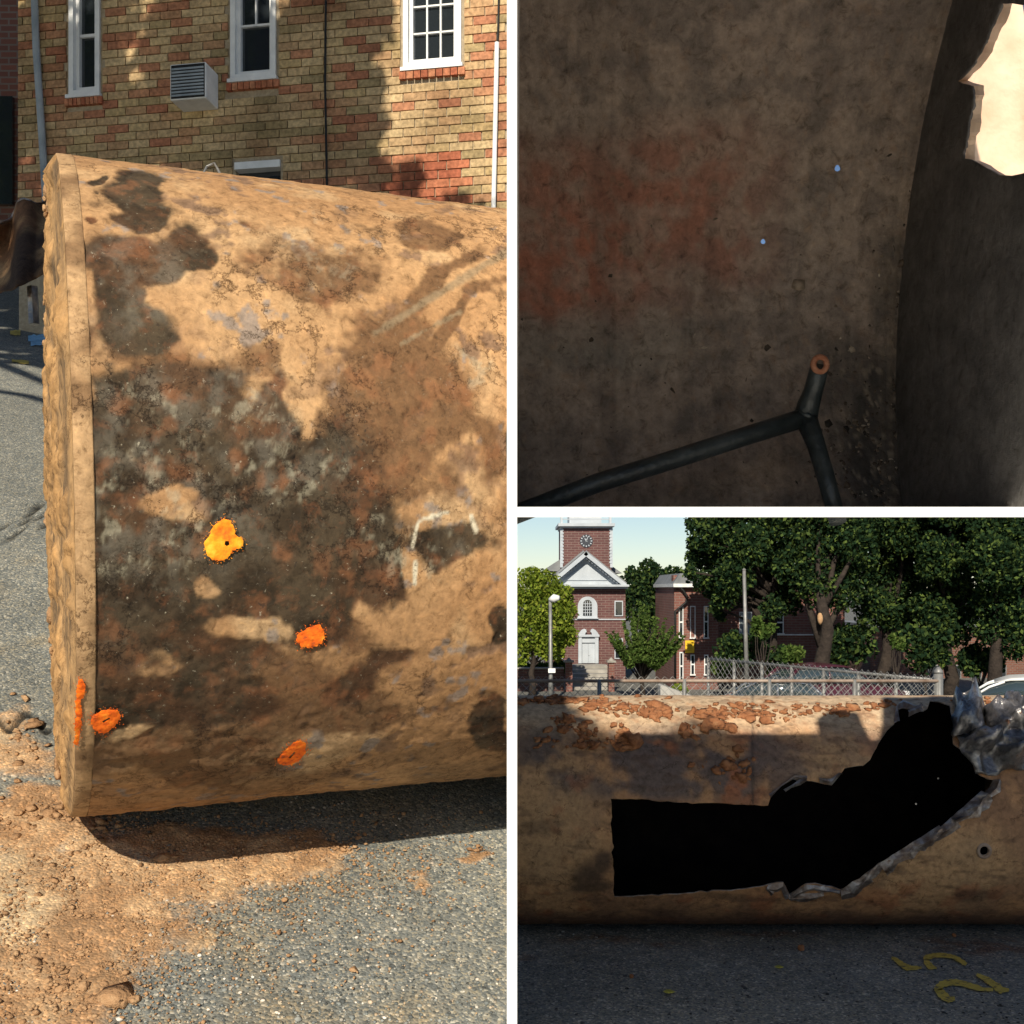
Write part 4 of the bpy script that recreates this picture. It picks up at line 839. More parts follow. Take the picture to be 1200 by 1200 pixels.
# ================================================================== LOWER RIGHT: the cut tank in the yard
BY = 14.0
a1, a2 = math.atan((HY - 815) / F), math.atan((HY - 1083) / F); am, ah = (a1 + a2) / 2, (a1 - a2) / 2
BD = BY / math.cos(am); BRR = BD * math.sin(ah); BZ = BY * math.tan(am)
def bhit(px, py, off=0.0):
    r = ray(px, py); a = 1 + r[2] ** 2; b = -2 * (BY + r[2] * BZ); c = BY ** 2 + BZ ** 2 - (BRR + off) ** 2
    d = b * b - 4 * a * c; t = (-b - math.sqrt(max(d, 0))) / (2 * a); q = r * t
    return q[0], math.atan2(q[2] - BZ, -(q[1] - BY))          # phi 0 = facing the camera, 90 = crown
def bp(x, ph, off=0.0): return np.array([x, BY - (BRR + off) * math.cos(ph), BZ + (BRR + off) * math.sin(ph)])
HOLE = [(716, 936), (760, 937), (820, 941), (870, 943), (900, 944), (903, 935), (915, 922), (930, 913), (945, 915), (960, 917), (975, 920), (985, 908), (990, 900), (1012, 897), (1020, 890), (1030, 870), (1040, 855), (1048, 848), (1050, 832), (1058, 829), (1070, 832), (1082, 833), (1087, 830), (1090, 820.5), (1100, 822), (1113, 826), (1118, 850), (1117, 872), (1130, 880), (1140, 893), (1143, 905), (1158, 913), (1164, 914), (1160, 922), (1148, 935), (1138, 945), (1115, 958), (1095, 975), (1075, 985), (1050, 1000), (1030, 1012), (1010, 1028), (995, 1040), (985, 1043), (965, 1038), (945, 1036), (925, 1048), (918, 1034), (900, 1037), (870, 1042), (800, 1047), (720, 1051)]
def cut_tank():
    XE = 6.5; root = empty('cut_tank', (3.2, BY, GZ), 'rusty steel tank lying in the yard with a long jagged opening torn in its side', 'tank')
    us = np.linspace(0.016, XE, 300); vs = np.radians(np.concatenate([np.linspace(-100, 112, 210), np.linspace(116, 256, 30)]))
    rag = []
    for i, q in enumerate(HOLE):
        rag.append(q)
    d = densify(rag, 7, .7, 9); h1 = np.array([bhit(*q) for q in d])
    hc = np.array([bhit(1153 + 5 * math.cos(a), 997 + 5.4 * math.sin(a)) for a in np.linspace(0, 2 * math.pi, 15)[:-1]])
    pin = [np.array([bhit_back(*q, r) for r in np.linspace(0, 2 * math.pi, 7)[:-1]]) for q in ((1099, 912), (1073, 942))]
    ov, of = sheet(us, vs, [h1, hc] + pin)
    V0 = np.c_[ov[:, 0], BY - BRR * np.cos(ov[:, 1]), BZ + BRR * np.sin(ov[:, 1])]; px, py = proj(V0)
    fr = (ov[:, 1] > -1.75) & (ov[:, 1] < 2.0)
    n1, n2, n3 = fbm(V0, .9, 4, 1), fbm(V0, 3.2, 5, 2), fbm(V0, 9, 4, 3); w = 70 * (fbm(V0, 1.3, 4, 5) - .5); w2 = 50 * (fbm(V0, 1.3, 4, 6) - .5)
    c = mixc(np.zeros((len(V0), 3)) + (0.44, 0.235, 0.11), (0.28, 0.15, 0.078), sstep(.38, .6, n2))
    c = mixc(c, (0.48, 0.32, 0.17), blobs(px + w, py + w2, [(640, 960, 70, 90), (660, 1000, 60, 50), (1110, 1010, 90, 50), (990, 890, 60, 30, 0, .8), (1130, 1040, 70, 20, 0, .6)], .6) * .55)
    grey = blobs(px + w, py + w2, [(700, 885, 120, 40), (820, 890, 120, 45), (650, 900, 60, 30), (800, 920, 120, 20), (960, 885, 90, 30, 0, .7)], .5)
    c = mixc(c, (0.1, 0.085, 0.085), grey * sstep(.3, .55, n2) * .8)
    org = sstep(.55, .66, fbm(V0 * [1, 1, 1.2], 3.6, 4, 12)) * blobs(px, py, [(850, 900, 70, 45), (800, 870, 60, 20), (740, 880, 50, 20, 0, .6), (660, 940, 60, 60, 0, .5), (1000, 890, 80, 30, 0, .4), (880, 1065, 330, 18, 0, .8), (620, 1060, 60, 20), (1100, 1050, 90, 20, 0, .7)], .5)
    c = mixc(c, (0.34, 0.12, 0.05), org * .85)
    c = mixc(c, (0.045, 0.03, 0.022), blobs(px + w * .5, py + w2 * .5, [(697, 1030, 18, 22), (712, 1012, 12, 14), (700, 1042, 26, 8), (635, 965, 30, 8, 0, .5), (850, 1052, 30, 5, 0, .6), (1140, 1050, 30, 7, 0, .7)], .4) * .8)
    topm = sstep(872, 835, py) * fr                                    # crown painted paler where sunlight falls on it
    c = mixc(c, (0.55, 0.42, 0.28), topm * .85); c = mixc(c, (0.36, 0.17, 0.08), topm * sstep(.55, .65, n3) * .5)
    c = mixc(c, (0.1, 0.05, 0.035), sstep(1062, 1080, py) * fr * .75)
    c = mixc(c, (0.1, 0.055, 0.035), sstep(.6, .7, fbm(V0 * [.6, 1, 2.2], 7, 4, 15)) * .5)
    seam = np.exp(-((px - 882) / 1.6) ** 2) * fr * (py < 945); c = mixc(c, (0.05, 0.035, 0.03), seam * .7)
    h = .012 * (n2 - .5) + .012 * (n3 - .5) + .010 * org - .006 * seam; rr = BRR + h
    V = np.c_[ov[:, 0], BY - rr * np.cos(ov[:, 1]), BZ + rr * np.sin(ov[:, 1])]
    o = mesh_obj('shell', V, of, [M['tank2'], M['inner_dark'], M['steel_edge']], root, smooth=True, cols=c); solidify(o, .016, (1, 2))
    bm = bmesh.new(); bm.from_mesh(o.data); bm.faces.ensure_lookup_table()
    f0 = min(bm.faces, key=lambda f_: (f_.calc_center_median() + Vector(ORG[root]) - Vector(bp(3, 1.4))).length); cc = f0.calc_center_median() + Vector(ORG[root])
    if f0.normal.dot(cc - Vector((cc.x, BY, BZ))) < 0: o.data.flip_normals()
    bm.free()
    # dished ends
    for x0, sg in ((XE, 1), (0.02, 0)):
        nr = 14; Vd, k = [], 60
        for i in range(nr):
            r = BRR * (1 - i / (nr - 1) * .995)
            for a in np.linspace(0, 2 * math.pi, k + 1): Vd.append((x0 + sg * .28 * (1 - (r / BRR) ** 2) ** .6, BY + r * math.cos(a), BZ + r * math.sin(a)))
        Vd = np.array(Vd); o = mesh_obj('end_head', Vd, grid_faces(nr, k + 1), M['tank2'], root, smooth=True, cols=mixc(np.zeros((len(Vd), 3)) + (0.25, 0.15, 0.08), (0.12, 0.07, 0.04), sstep(.4, .6, fbm(Vd, 3, 4, 4)))); solidify(o, .012)
    # bent-back flange of torn metal along the lower and upper edges
    def flange(poly, wd, out, seed, nm='torn_edge'):
        rg = random.Random(seed); d_ = densify(list(poly) + [poly[-1]], 9, .5, seed)[:-1]; Vf = []
        cx, cy = 960, 960; k = len(d_)
        for i, q in enumerate(d_):
            a, b = d_[max(i - 1, 0)], d_[min(i + 1, k - 1)]; tx, ty = b - a; L = math.hypot(tx, ty) or 1; nx, ny = -ty / L, tx / L
            if nx * (q[0] - cx) + ny * (q[1] - cy) < 0: nx, ny = -nx, -ny
            ww = wd * (.3 + .8 * rg.random()); j = rg.uniform(-2, 2)
            x0, p0 = bhit(*q); x1, p1 = bhit(q[0] + nx * ww * .45 + j, q[1] + ny * ww * .45); x2, p2 = bhit(q[0] + nx * ww + j, q[1] + ny * ww)
            Vf += [bp(x0, p0, .004), bp(x1, p1, out * rg.uniform(.6, 1.2)), bp(x2, p2, out * rg.uniform(.3, 1.0))]
        o_ = mesh_obj(nm, np.array(Vf), [(3 * i + j_, 3 * i + 3 + j_, 3 * i + 4 + j_, 3 * i + 1 + j_) for i in range(k - 1) for j_ in (0, 1)], M['steel_edge'], root); solidify(o_, .005)
    flange([(1164, 914), (1160, 922), (1148, 935), (1138, 945), (1115, 958)], 17, .09, 1); flange([(1115, 958), (1095, 975), (1075, 985), (1050, 1000), (1030, 1012)], 13, .06, 2)
    flange([(1030, 1012), (1010, 1028), (995, 1040), (985, 1043)], 11, .05, 3); flange([(985, 1043), (965, 1038), (945, 1036), (925, 1048)], 7, .04, 4); flange([(925, 1048), (918, 1034), (900, 1037)], 9, .04, 5)
    flange([(903, 935), (915, 922), (930, 913), (945, 915)], 6, .04, 6); flange([(960, 917), (975, 920), (985, 908)], 9, .07, 7); flange([(1048, 848), (1050, 832), (1058, 829), (1070, 832), (1082, 833)], 7, .06, 8)
    # crumpled bright plate folded back at the right of the tear
    def crumple(pts, n_u, n_v, lift, seed, nm):
        (tl, tr_, bl, br_) = [np.array(p, float) for p in pts]; Vc = []
        for i in range(n_u):
            for j in range(n_v):
                a, b = i / (n_u - 1), j / (n_v - 1); q = (tl * (1 - a) + tr_ * a) * (1 - b) + (bl * (1 - a) + br_ * a) * b
                e = min(a, 1 - a, b, 1 - b); q = q + (fbm(np.array([[a * 3, b * 3, seed]]), 1, 2, seed)[0] - .5) * 22 * np.array([1, .8])
                q3 = np.array([[a * 2.6 + .5 * b, b * 2.2, seed * 1.7]]); rid = 1 - abs(2 * fbm(q3, 1, 1, seed + 3)[0] - 1) * 2.2; rid2 = abs(2 * fbm(q3, 2.2, 1, seed + 8)[0] - 1)
                x, p = bhit(q[0], max(q[1], 816.5)); off = lift * (.35 + .9 * rid + .5 * rid2) * (.35 + .65 * min(1, e * 5))
                P_ = bp(x, p, max(off, .015)); 
                if q[1] < 817: P_[2] += (817 - q[1]) * 13 / F
                Vc.append(P_)
        o_ = mesh_obj(nm, np.array(Vc), grid_faces(n_u, n_v), M['steel'], root); solidify(o_, .006)
    crumple([(1117, 824), (1150, 806), (1120, 872), (1158, 868)], 14, 16, .22, 2, 'crumpled_plate')
    crumple([(1120, 866), (1200, 856), (1142, 908), (1205, 900)], 22, 15, .30, 5, 'crumpled_plate')
    crumple([(1150, 838), (1198, 846), (1156, 872), (1204, 874)], 14, 12, .26, 9, 'crumpled_plate')
    crumple([(1176, 826), (1200, 822), (1174, 848), (1204, 850)], 10, 10, .2, 13, 'crumpled_plate')
    # raised ring round the small hole
    x, p = bhit(1153, 997); c0 = bp(x, p); rg_ = [bp(*bhit(1153 + 7 * math.cos(a), 997 + 7.4 * math.sin(a)), .006) for a in np.linspace(0, 2 * math.pi, 21)]
    MB().tube(rg_, .02, 8, False).build('port_ring', M['tank2'] if False else M['rail'], root, smooth=True)
    # dried clay clods on the crown
    rg = np.random.default_rng(4); C, R = [], []
    for cx, cy, sx, sy, k in ((650, 822, 45, 3, 110), (720, 829, 40, 8, 60), (660, 848, 14, 8, 30), (685, 856, 10, 8, 26), (730, 865, 10, 12, 40), (768, 836, 16, 8, 60), (760, 830, 30, 10, 40), (840, 836, 20, 7, 70), (836, 850, 22, 4, 60), (880, 832, 30, 8, 50), (805, 862, 8, 8, 14), (900, 838, 40, 10, 40), (980, 832, 40, 8, 40), (1030, 826, 20, 5, 16), (640, 870, 20, 8, 14), (690, 870, 30, 10, 24), (850, 900, 30, 20, 30), (1150, 822, 40, 3, 30)):
        for _ in range(k):
            x, p = bhit(np.clip(rg.normal(cx, sx * .55), 603, 1195), max(rg.normal(cy, sy * .55), 815.6)); C.append(bp(x, p, .01)); s_ = rg.lognormal(-3.85, .55); R.append((s_ * rg.uniform(.8, 1.8), s_ * rg.uniform(.7, 1.3), s_ * .5))
    C = np.array(C); nr_ = C - np.array([0, BY, BZ]); nr_[:, 0] = 0; nr_ /= np.linalg.norm(nr_, axis=1)[:, None]; ax = np.tile([1.0, 0, 0], (len(C), 1)); fl = np.stack([ax, np.cross(nr_, ax), nr_], 1)
    V, Fc = lumps(C, np.array(R), 5, fl, ICO2, 1.0); tag(mesh_obj('dried_clay', V, Fc, M['clod'], root), kind='stuff')
    return root
def bhit_back(px, py, ang):
    r = ray(px + 1.3 * math.cos(ang), py + 1.3 * math.sin(ang)); a = 1 + r[2] ** 2; b = -2 * (BY + r[2] * BZ); c = BY ** 2 + BZ ** 2 - BRR ** 2
    t = (-b + math.sqrt(b * b - 4 * a * c)) / (2 * a); q = r * t; p = math.atan2(q[2] - BZ, -(q[1] - BY)); return q[0], p if p > -1.7 else p + 2 * math.pi
cut_tank()

# painted number on the yard, stones, leaves
def on_yard(px, py, dz=0.0): r = ray(px, py); return r * ((GZ + dz) / r[2])
def yard_bits():
    def stroke(pts, nm):
        rg = np.random.default_rng(len(pts)); L_, R_ = [], []; pts = np.array(pts, float)
        k = 40; ts = np.linspace(0, len(pts) - 1, k); cx = np.interp(ts, np.arange(len(pts)), pts[:, 0]); cy = np.interp(ts, np.arange(len(pts)), pts[:, 1]); wd = np.interp(ts, np.arange(len(pts)), pts[:, 2])
        for i in range(k):
            a, b = max(i - 1, 0), min(i + 1, k - 1); tx, ty = cx[b] - cx[a], (cy[b] - cy[a]); L = math.hypot(tx, ty); nx, ny = -ty / L, tx / L; w_ = wd[i] * rg.uniform(.8, 1.15)
            L_.append((cx[i] + nx * w_, cy[i] + ny * w_)); R_.append((cx[i] - nx * w_, cy[i] - ny * w_))
        V = [on_yard(x, y, .014) for x, y in L_ + R_]
        return mesh_obj(nm, np.array(V), [(i, i + 1, k + i + 1, k + i) for i in range(k - 1)], M['worn'], GROUND)
    m, nt, p, o = base_mat('worn_number_paint'); tc = N(nt, 'ShaderNodeTexCoord'); n = N(nt, 'ShaderNodeTexNoise'); n.inputs['Scale'].default_value = 14; n.inputs['Detail'].default_value = 8; n.inputs['Roughness'].default_value = .7
    nt.links.new(tc.outputs['Object'], n.inputs['Vector']); r = ramp(nt, [(.36, (.08, .075, .06)), (.47, (.5, .36, .06)), (.7, (.62, .47, .1))]); nt.links.new(n.outputs['Fac'], r.inputs[0]); nt.links.new(r.outputs[0], p.inputs['Base Color']); p.inputs['Roughness'].default_value = .85
    M['worn'] = m
    S = 180 / 1200
    f = lambda L: [(1020 + x * S, 1090 + y * S, w * S) for x, y, w in L]
    # digit 2 (nearest) and digit 5, both read from the far side
    stroke(f([(660, 535, 16), (610, 540, 30), (560, 500, 32), (525, 460, 28), (560, 420, 28), (640, 405, 24), (720, 415, 24), (800, 440, 24), (880, 462, 18), (960, 465, 14)]), 'number_two')
    stroke(f([(1085, 468, 10), (1020, 465, 30), (960, 420, 26), (900, 380, 24), (830, 345, 12)]), 'number_two')
    stroke(f([(400, 292, 10), (330, 295, 18), (280, 290, 24), (240, 262, 22), (200, 230, 16), (165, 212, 8)]), 'number_five')
    stroke(f([(520, 296, 6), (470, 285, 22), (440, 250, 26), (440, 215, 24), (500, 195, 18), (570, 195, 16), (640, 205, 16), (700, 235, 20), (750, 268, 16)]), 'number_five')
    rg = np.random.default_rng(3)
    for i, (px, py, r_, m_, lb) in enumerate(((939, 1114, 4.6, 'clod', 'round brown clod on the shaded asphalt below the torn opening'), (740, 1146, 3.0, 'clod', 'small brown clod on the asphalt near the yellow leaf'), (1118, 1098, 3.0, 'clod', 'small rust lump on the asphalt above the painted number'))):
        c = on_yard(px, py); s = r_ * c[1] / F; V, Fc = lumps(np.array([c + [0, 0, s * .7]]), np.array([[s, s * .9, s * .85]]), i + 3, ico=ICO2, rough=.25)
        o = tag(mesh_obj('soil_clod', V, Fc, M[m_], smooth=True), lb, 'clod'); rebase(o, c)
    lm = noisy('dry_leaf', [(.3, (.3, .28, .04)), (.7, (.5, .44, .08))], 20, .7, .2)
    for px, py, w_, lb in ((913, 1133, 5.5, 'pale yellow leaf lying on the asphalt below the torn opening'), (784, 1162, 7, 'olive fallen leaf lying on the asphalt at the lower left of the yard')):
        mb = MB(); pts = [(-1, 0), (-.5, -.5), (.1, -.6), (.6, -.3), (1.1, .1), (.5, .4), (0, .55), (-.6, .35)]
        mb.add([on_yard(px + x * w_, py + y * w_ * .6, .03 + .02 * abs(x)) for x, y in pts] + [on_yard(px, py, .05)], [(i, (i + 1) % 8, 8) for i in range(8)])
        o = tag(mb.build('fallen_leaf', lm), lb, 'leaf'); solidify(o, .002); rebase(o, on_yard(px, py))
    k = 1500; q = np.array([on_yard(x, y) for x, y in zip(rg.uniform(600, 1205, k), rg.uniform(1088, 1205, k))]); r = rg.lognormal(-4.5, .4, (k, 1)) * rg.uniform(.7, 1.3, (k, 3)); r[:, 2] *= .6
    V, Fc = lumps(q, r, 8); tag(mesh_obj('grit', V, Fc, random_mat('yard_grit', [(0, (.04, .04, .045)), (.6, (.12, .12, .13)), (1, (.35, .34, .32))], True)), 'fine grit scattered over the shaded yard asphalt', 'grit', kind='stuff')
yard_bits()

# ================================================================== behind the yard: fences, cars, street, church
def fence(name, p0, p1, htop, label, nposts, railm, cell=.17, spikes=.09, posts_r=.045):
    p0, p1 = np.array(p0), np.array(p1); L = np.linalg.norm(p1 - p0); d = (p1 - p0) / L; root = empty(name, (*((p0 + p1) / 2), GZ), label, 'fence')
    q = lambda s, z: (p0[0] + d[0] * s, p0[1] + d[1] * s, z); zt = htop; zb = GZ + .06
    MB().tube([q(0, zt), q(L, zt)], .035, 8).build('top_rail', railm, root, smooth=True)
    for i in range(nposts): 
        s = L * i / (nposts - 1); MB().tube([q(s, GZ), q(s, zt + .03)], posts_r, 8).build('post', M['galv'], root, smooth=True)
    h = zt + spikes - zb; mb = MB(); s = -h
    off = np.array([-d[1], d[0], 0]) * .04
    while s < L:
        for sg in (1, -1):
            a0, z0 = s, (zb if sg > 0 else zb + h); a1_, z1 = s + h, (zb + h if sg > 0 else zb)
            if a0 < 0: z0 += (z1 - z0) * (-a0) / h; a0 = 0
            if a1_ > L: z1 = z0 + (z1 - z0) * (L - a0) / (a1_ - a0 + 1e-9); a1_ = L
            if a1_ - a0 > .02: mb.tube([np.array(q(a0, z0)) + off, np.array(q(a1_, z1)) + off], .0065, 4, False)
        s += cell
    tag(mb.build('chain_link', M['galv'], root), kind='stuff')
    return root
zt = at(0, 798, 24)[2]; XC = at(1101, 0, 24)[0]
fence('chain_link_fence', (0.05, 24), (XC, 24), zt, 'low chain link fence with rusty top rail running behind the cut tank', 6, M['rail'])
far = at(830, 772, 31.5)
fence('chain_link_fence', (XC, 24.15), (far[0], far[1]), far[2] + .0, 'galvanised chain link fence running back from the corner post', 8, M['galv'], cell=.2)
cp = empty('corner_post', (XC, 24.07, GZ), 'thick galvanised corner post where the two chain link fences meet', 'post')
MB().tube([(XC, 24.07, GZ), (XC, 24.07, zt + .16)], .1, 12).build('tube', M['galv'], cp, smooth=True)
MB().tube([(XC, 24.07, zt + .16), (XC, 24.07, zt + .22), (XC, 24.07, zt + .3)], [.11, .09, .02], 12).build('cap', M['galv'], cp, smooth=True)

def car(x, y, rot, paint, label, scale=1.0):
    root = empty('parked_car', (x, y, GZ), label, 'car', 'cars parked behind the fence')
    T = Matrix.Translation((x, y, GZ)) @ Matrix.Rotation(rot, 4, 'Z') @ Matrix.Scale(scale, 4)
    def loft(stations, nm, m, smooth=True, par=root):
        mb = MB(T); n = 14; vs, fs = [], []
        for (xx, hw, z0, z1, ex) in stations:
            for k in range(n):
                a = 2 * math.pi * k / n; ca, sa = math.cos(a), math.sin(a)
                vs.append((xx, hw * math.copysign(abs(ca) ** ex, ca), (z0 + z1) / 2 + (z1 - z0) / 2 * math.copysign(abs(sa) ** ex, sa)))
        for i in range(len(stations) - 1):
            for k in range(n): fs.append((i * n + k, i * n + (k + 1) % n, (i + 1) * n + (k + 1) % n, (i + 1) * n + k))
        fs.append(tuple(range(n))); fs.append(tuple((len(stations) - 1) * n + k for k in range(n))[::-1]); mb.add(vs, fs); return mb.build(nm, m, par, smooth=smooth)
    e = .45
    body = loft([(-2.3, .6, .45, .72, e), (-2.2, .8, .32, .84, e), (-1.7, .88, .24, .92, e), (-.9, .9, .2, .96, e), (.2, .9, .2, .96, e), (1.1, .89, .22, .93, e), (1.8, .86, .26, .82, e), (2.2, .74, .32, .7, e), (2.32, .5, .4, .6, e)], 'body', M[paint])
    loft([(-1.75, .66, .86, .95, .5), (-1.2, .72, .86, 1.36, .5), (-.6, .72, .86, 1.45, .5), (.2, .71, .86, 1.45, .5), (.75, .69, .86, 1.25, .5), (1.25, .66, .86, .93, .5)], 'cabin_glass', M['carglass'])
    loft([(-1.25, .5, 1.34, 1.37, .6), (-.7, .67, 1.38, 1.485, .6), (-.1, .68, 1.4, 1.5, .6), (.3, .64, 1.38, 1.465, .6), (.62, .46, 1.33, 1.36, .6)], 'roof', M[paint])
    for sy in (-1, 1):
        for pp, rr_ in (([(1.24, sy * .6, .9), (.74, sy * .6, 1.25), (.42, sy * .6, 1.38)], .03), ([(-.25, sy * .76, .93), (-.25, sy * .64, 1.4)], .04), ([(-1.7, sy * .7, .93), (-1.2, sy * .6, 1.36)], .05)):
            MB(T).tube(pp, rr_, 6).build('pillar', M[paint], root, smooth=True)
    for sx in (-1.4, 1.42):
        for sy in (-1, 1):
            w_ = MB(T).tube([(sx, sy * .7, .33), (sx, sy * .91, .33)], .33, 20).build('wheel', M['black'], root); MB(T).tube([(sx, sy * .9, .33), (sx, sy * .925, .33)], .21, 14).build('rim', M['rim'], w_)
    for sy in (-1, 1):
        MB(T).box(2.12, 2.26, sy * .62 - .14, sy * .62 + .14, .58, .7).build('headlight', M['lamp_l'], root, bevel=.02); MB(T).tube([(.85, sy * .92, 1.0), (.78, sy * 1.02, 1.02)], .07, 8).build('mirror', M[paint], root)
p = at(968, 0, 37); car(p[0], 37, math.radians(12), 'car_dark', 'dark maroon parked car behind the chain link fence', 1.13)
p = at(900, 0, 33.5); car(p[0], 33.5, math.radians(170), 'car_blue', 'grey blue parked car left of the maroon car', .98)
p = at(1200, 0, 30.5); car(p[0], 30.5, math.radians(158), 'car_white', 'white parked car at the right edge behind the cut tank', 1.2)

# street side: low wall, gate pillars, steps, lamp
def street():
    Y = 45.2; k = Y / F
    w = empty('garden_wall', (*at(635, 0, Y)[:2], GZ), 'low dark brick garden wall left of the church steps', 'wall')
    MB().box(at(560, 0, Y)[0], at(661, 0, Y)[0], Y, Y + .35, GZ, at(0, 784, Y)[2]).build('brick_face', M['lowwall'], w); MB().box(at(560, 0, Y)[0], at(661, 0, Y)[0], Y - .05, Y + .4, at(0, 784, Y)[2], at(0, 782.5, Y)[2]).build('coping', M['stone'], w)
    for x0, x1, lb in ((662.5, 670.5, 'brick gate pillar with stone cap left of the church steps'), (713, 719.5, 'brick gate pillar with stone cap right of the church steps')):
        a, b = at(x0, 0, Y)[0], at(x1, 0, Y)[0]; g = empty('gate_pillar', ((a + b) / 2, Y, GZ), lb, 'pillar', 'gate pillars by the church steps')
        MB().box(a, b, Y - .2, Y + .2, GZ, at(0, 776, Y)[2]).build('shaft', M['hall'], g); MB().box(a - .06, b + .06, Y - .27, Y + .27, at(0, 776, Y)[2], at(0, 774, Y)[2]).build('cap', M['stone'], g)
        MB().tube([((a + b) / 2, Y, at(0, 774, Y)[2]), ((a + b) / 2, Y, at(0, 773, Y)[2]), ((a + b) / 2, Y, at(0, 770.5, Y)[2])], [.12, .1, .02], 8).build('finial', M['stone'], g)
    st = empty('church_steps', (*at(690, 0, 46)[:2], GZ), 'grey stone steps leading up to the church door', 'steps')
    n = 6
    for i in range(n):
        y0 = 45.6 + i * .62; z1 = GZ + (i + 1) * ((at(0, 777.5, 50)[2] - GZ) / n); MB().box(at(671, 0, y0)[0], at(712, 0, y0)[0], y0, 50.0 - .3, max(GZ, z1 - .16), z1).build('step', M['stone'], st, bevel=.015)
    LY = 41.0; x = at(645.5, 0, LY)[0]; lp = empty('street_lamp', (x, LY, GZ), 'tall thin grey street lamp in front of the left tree', 'street lamp')
    MB().tube([(x, LY, GZ), (x, LY, GZ + 1.0), (x - .02, LY, at(0, 703, LY)[2])], [.12, .075, .06], 10).build('pole', M['galv'], lp, smooth=True)
    MB().tube([(x - .05, LY, at(0, 703, LY)[2]), (x + .12, LY - .1, at(0, 701, LY)[2]), (x + .3, LY - .2, at(0, 700.5, LY)[2])], [.07, .16, .08], 8).build('lamp_head', M['trim'], lp, smooth=True)
    MB().box(x - .1, x + .16, LY - .18, LY - .12, at(0, 788, LY)[2], at(0, 783, LY)[2]).build('notice', M['white'], lp)
    x = at(872, 0, 40)[0]; fp = empty('flag_pole', (x, 40, GZ), 'slim pale metal pole rising before the big trees', 'pole')
    MB().tube([(x + .12, 40, GZ), (x, 40, at(0, 668, 40)[2])], [.09, .06], 10).build('pole', M['galv'], fp, smooth=True)
    MB().tube([(x, 40, at(0, 668, 40)[2]), (x, 40, at(0, 666, 40)[2])], [.08, .03], 8).build('cap', M['galv'], fp)
    # concrete ramp wall by the near fence
    a, b = at(774, 0, 27), at(812, 0, 27); r = empty('ramp_wall', (a[0], 27, GZ), 'pale concrete ramp wall with sloping top behind the fence', 'wall')
    MB().prism([(a[0], GZ), (b[0], GZ), (b[0], at(0, 816, 27)[2]), (at(776, 0, 27)[0], at(0, 803, 27)[2]), (a[0], at(0, 804, 27)[2])], lambda u, v, d: (u, d, v), 27, 27.5).build('concrete', M['concrete'], r)
    a = at(735, 0, 44); MB().box(at(601, 0, 36)[0], at(764, 0, 36)[0], 36, 39.5, GZ + .004, GZ + .13).build('pavement', M['concrete'])['kind'] = 'structure'
street()

